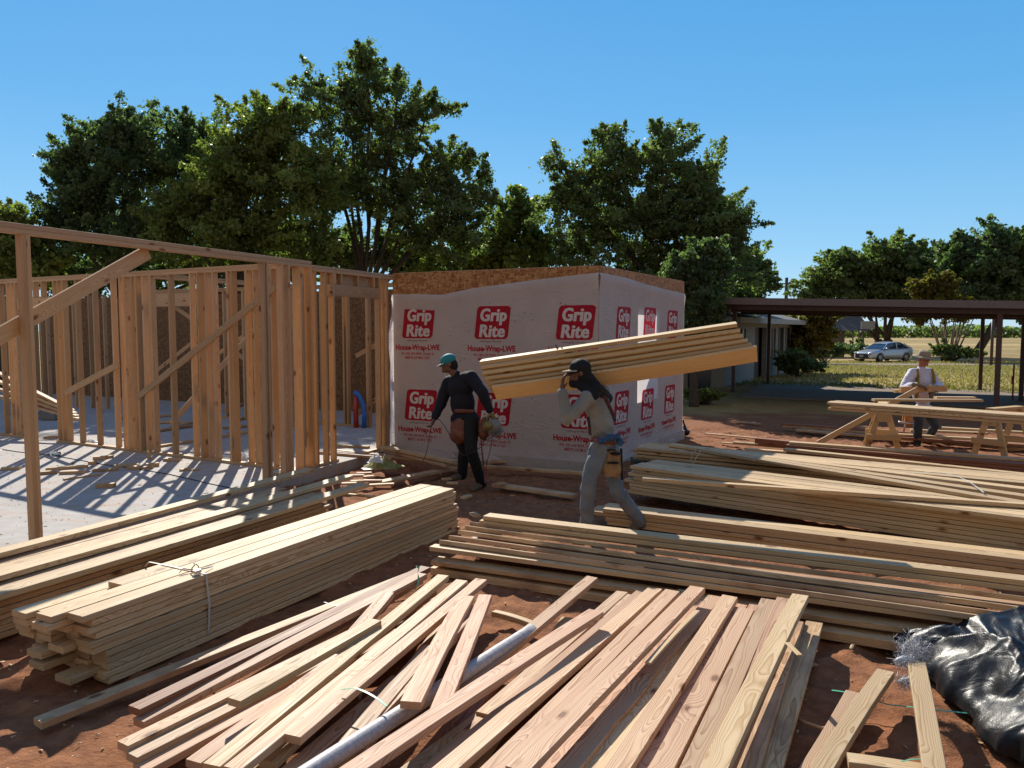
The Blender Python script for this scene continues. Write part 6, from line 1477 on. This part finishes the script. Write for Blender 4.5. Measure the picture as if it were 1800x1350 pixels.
# block he holds, boards on the horses, leaning board
board(D(1582, 685, 12.99), D(1662, 683, 12.99), .089, .10, M['stud'], 'short thick block under the hatted man\'s gloved hands')
board(D(1572, 688, 13.1), D(1600, 684, 13.1), .06, .05, M['gold'], 'short yellowish piece behind the held block')
leanA = P(1438, 779, .06); board(leanA, D(1612, 685, 12.75), .038, .089, M['pale'], 'long board leaning up from the soil to the boards on the sawhorses')
zt = .90
h0 = P(1453, 707, zt); h1 = P(1900, 737, zt)
stack('board laid across the sawhorses', 'boards on the sawhorses', h0, h1, 3, 3, .14, .038, M['pale'], 1, .05, .06, bow=.003, seed=44)
for k, (x0, y0, x1, y1, lab) in enumerate(((1540, 704, 1732, 705, 'top board on the sawhorses with a slanted end'), (1650, 700, 1730, 702, 'short board lying on top of the boards at the sawhorses'))):
    board(P(x0, y0, zt + .03) + Vector((0, .1, 0)), P(x1, y1, zt + .03) + Vector((0, .1 + .15 * k, 0)), .12, .036, M['pink'], lab, 'loose boards on the sawhorses')
def sawhorse(px, Yd, lab, ang):
    b = D(px, 700, Yd); e = empty('sawhorse', lab, 'sawhorse', (b.x, Yd, 0), ang)
    m = MB(); m.bar((0, -.42, .755), (0, .42, .755), .14, .038); m.build('top_rail', M['gold'], e); m = MB(); m.bar((0, -.40, .70), (0, .40, .70), .038, .075); m.build('spine', M['gold'], e)
    for y in (-.34, .34):
        for x in (-1, 1):
            m = MB(); m.bar((x * .035, y, .735), (x * .25, y * 1.12, -.01), .089, .038, up=Vector((0, 1, 0))); m.build('leg', M['gold'], e)
        m = MB(); m.bar((-.10, y * 1.02 + (.045 if y > 0 else -.045), .56), (.10, y * 1.02 + (.045 if y > 0 else -.045), .56), .13, .018, up=Vector((0, 1, 0))); m.build('gusset', M['gold'], e)
        m = MB(); m.bar((-.26, y * 1.1 - .05, .24), (.26, y * 1.1 - .05, .24), .09, .038, up=Vector((0, 1, 0))); m.build('brace', M['gold'], e)
sawhorse(1553, 12.9, 'wooden sawhorse left of the hatted man', R(-24)); sawhorse(1768, 12.2, 'wooden sawhorse at the right edge under the long boards', R(-62))
# black bag and hose at the foot of the wrapped side wall
p = P(1197, 766, .0); m = MB(); m.ell(p + Vector((0, 0, .09)), (.12, .1, .10)); m.ell(p + Vector((.08, .05, .06)), (.1, .1, .06)); m.tube([p + Vector((0, 0, .1)), p + Vector((-.02, 0, .26)), p + Vector((.03, 0, .30)), p + Vector((.09, 0, .12))], .02, 8)
o = bake(m, .01, M['plastic'], 'tool_bag', None, 1, fold(12, 12, .01, 2)); tag(o, 'small black bag slumped at the far end of the wrapped side wall', 'bag')
m = MB(); p = P(1128, 842, 0); m.box((0, 0, .13), (.26, .26, .26)); m.box((0, 0, .265), (.28, .28, .02)); o = m.build('dark_crate', simple('dark_green_crate', (.03, .045, .04), .7)); o.location = p; tag(o, 'dark square crate behind the carrying man\'s leg', 'crate')
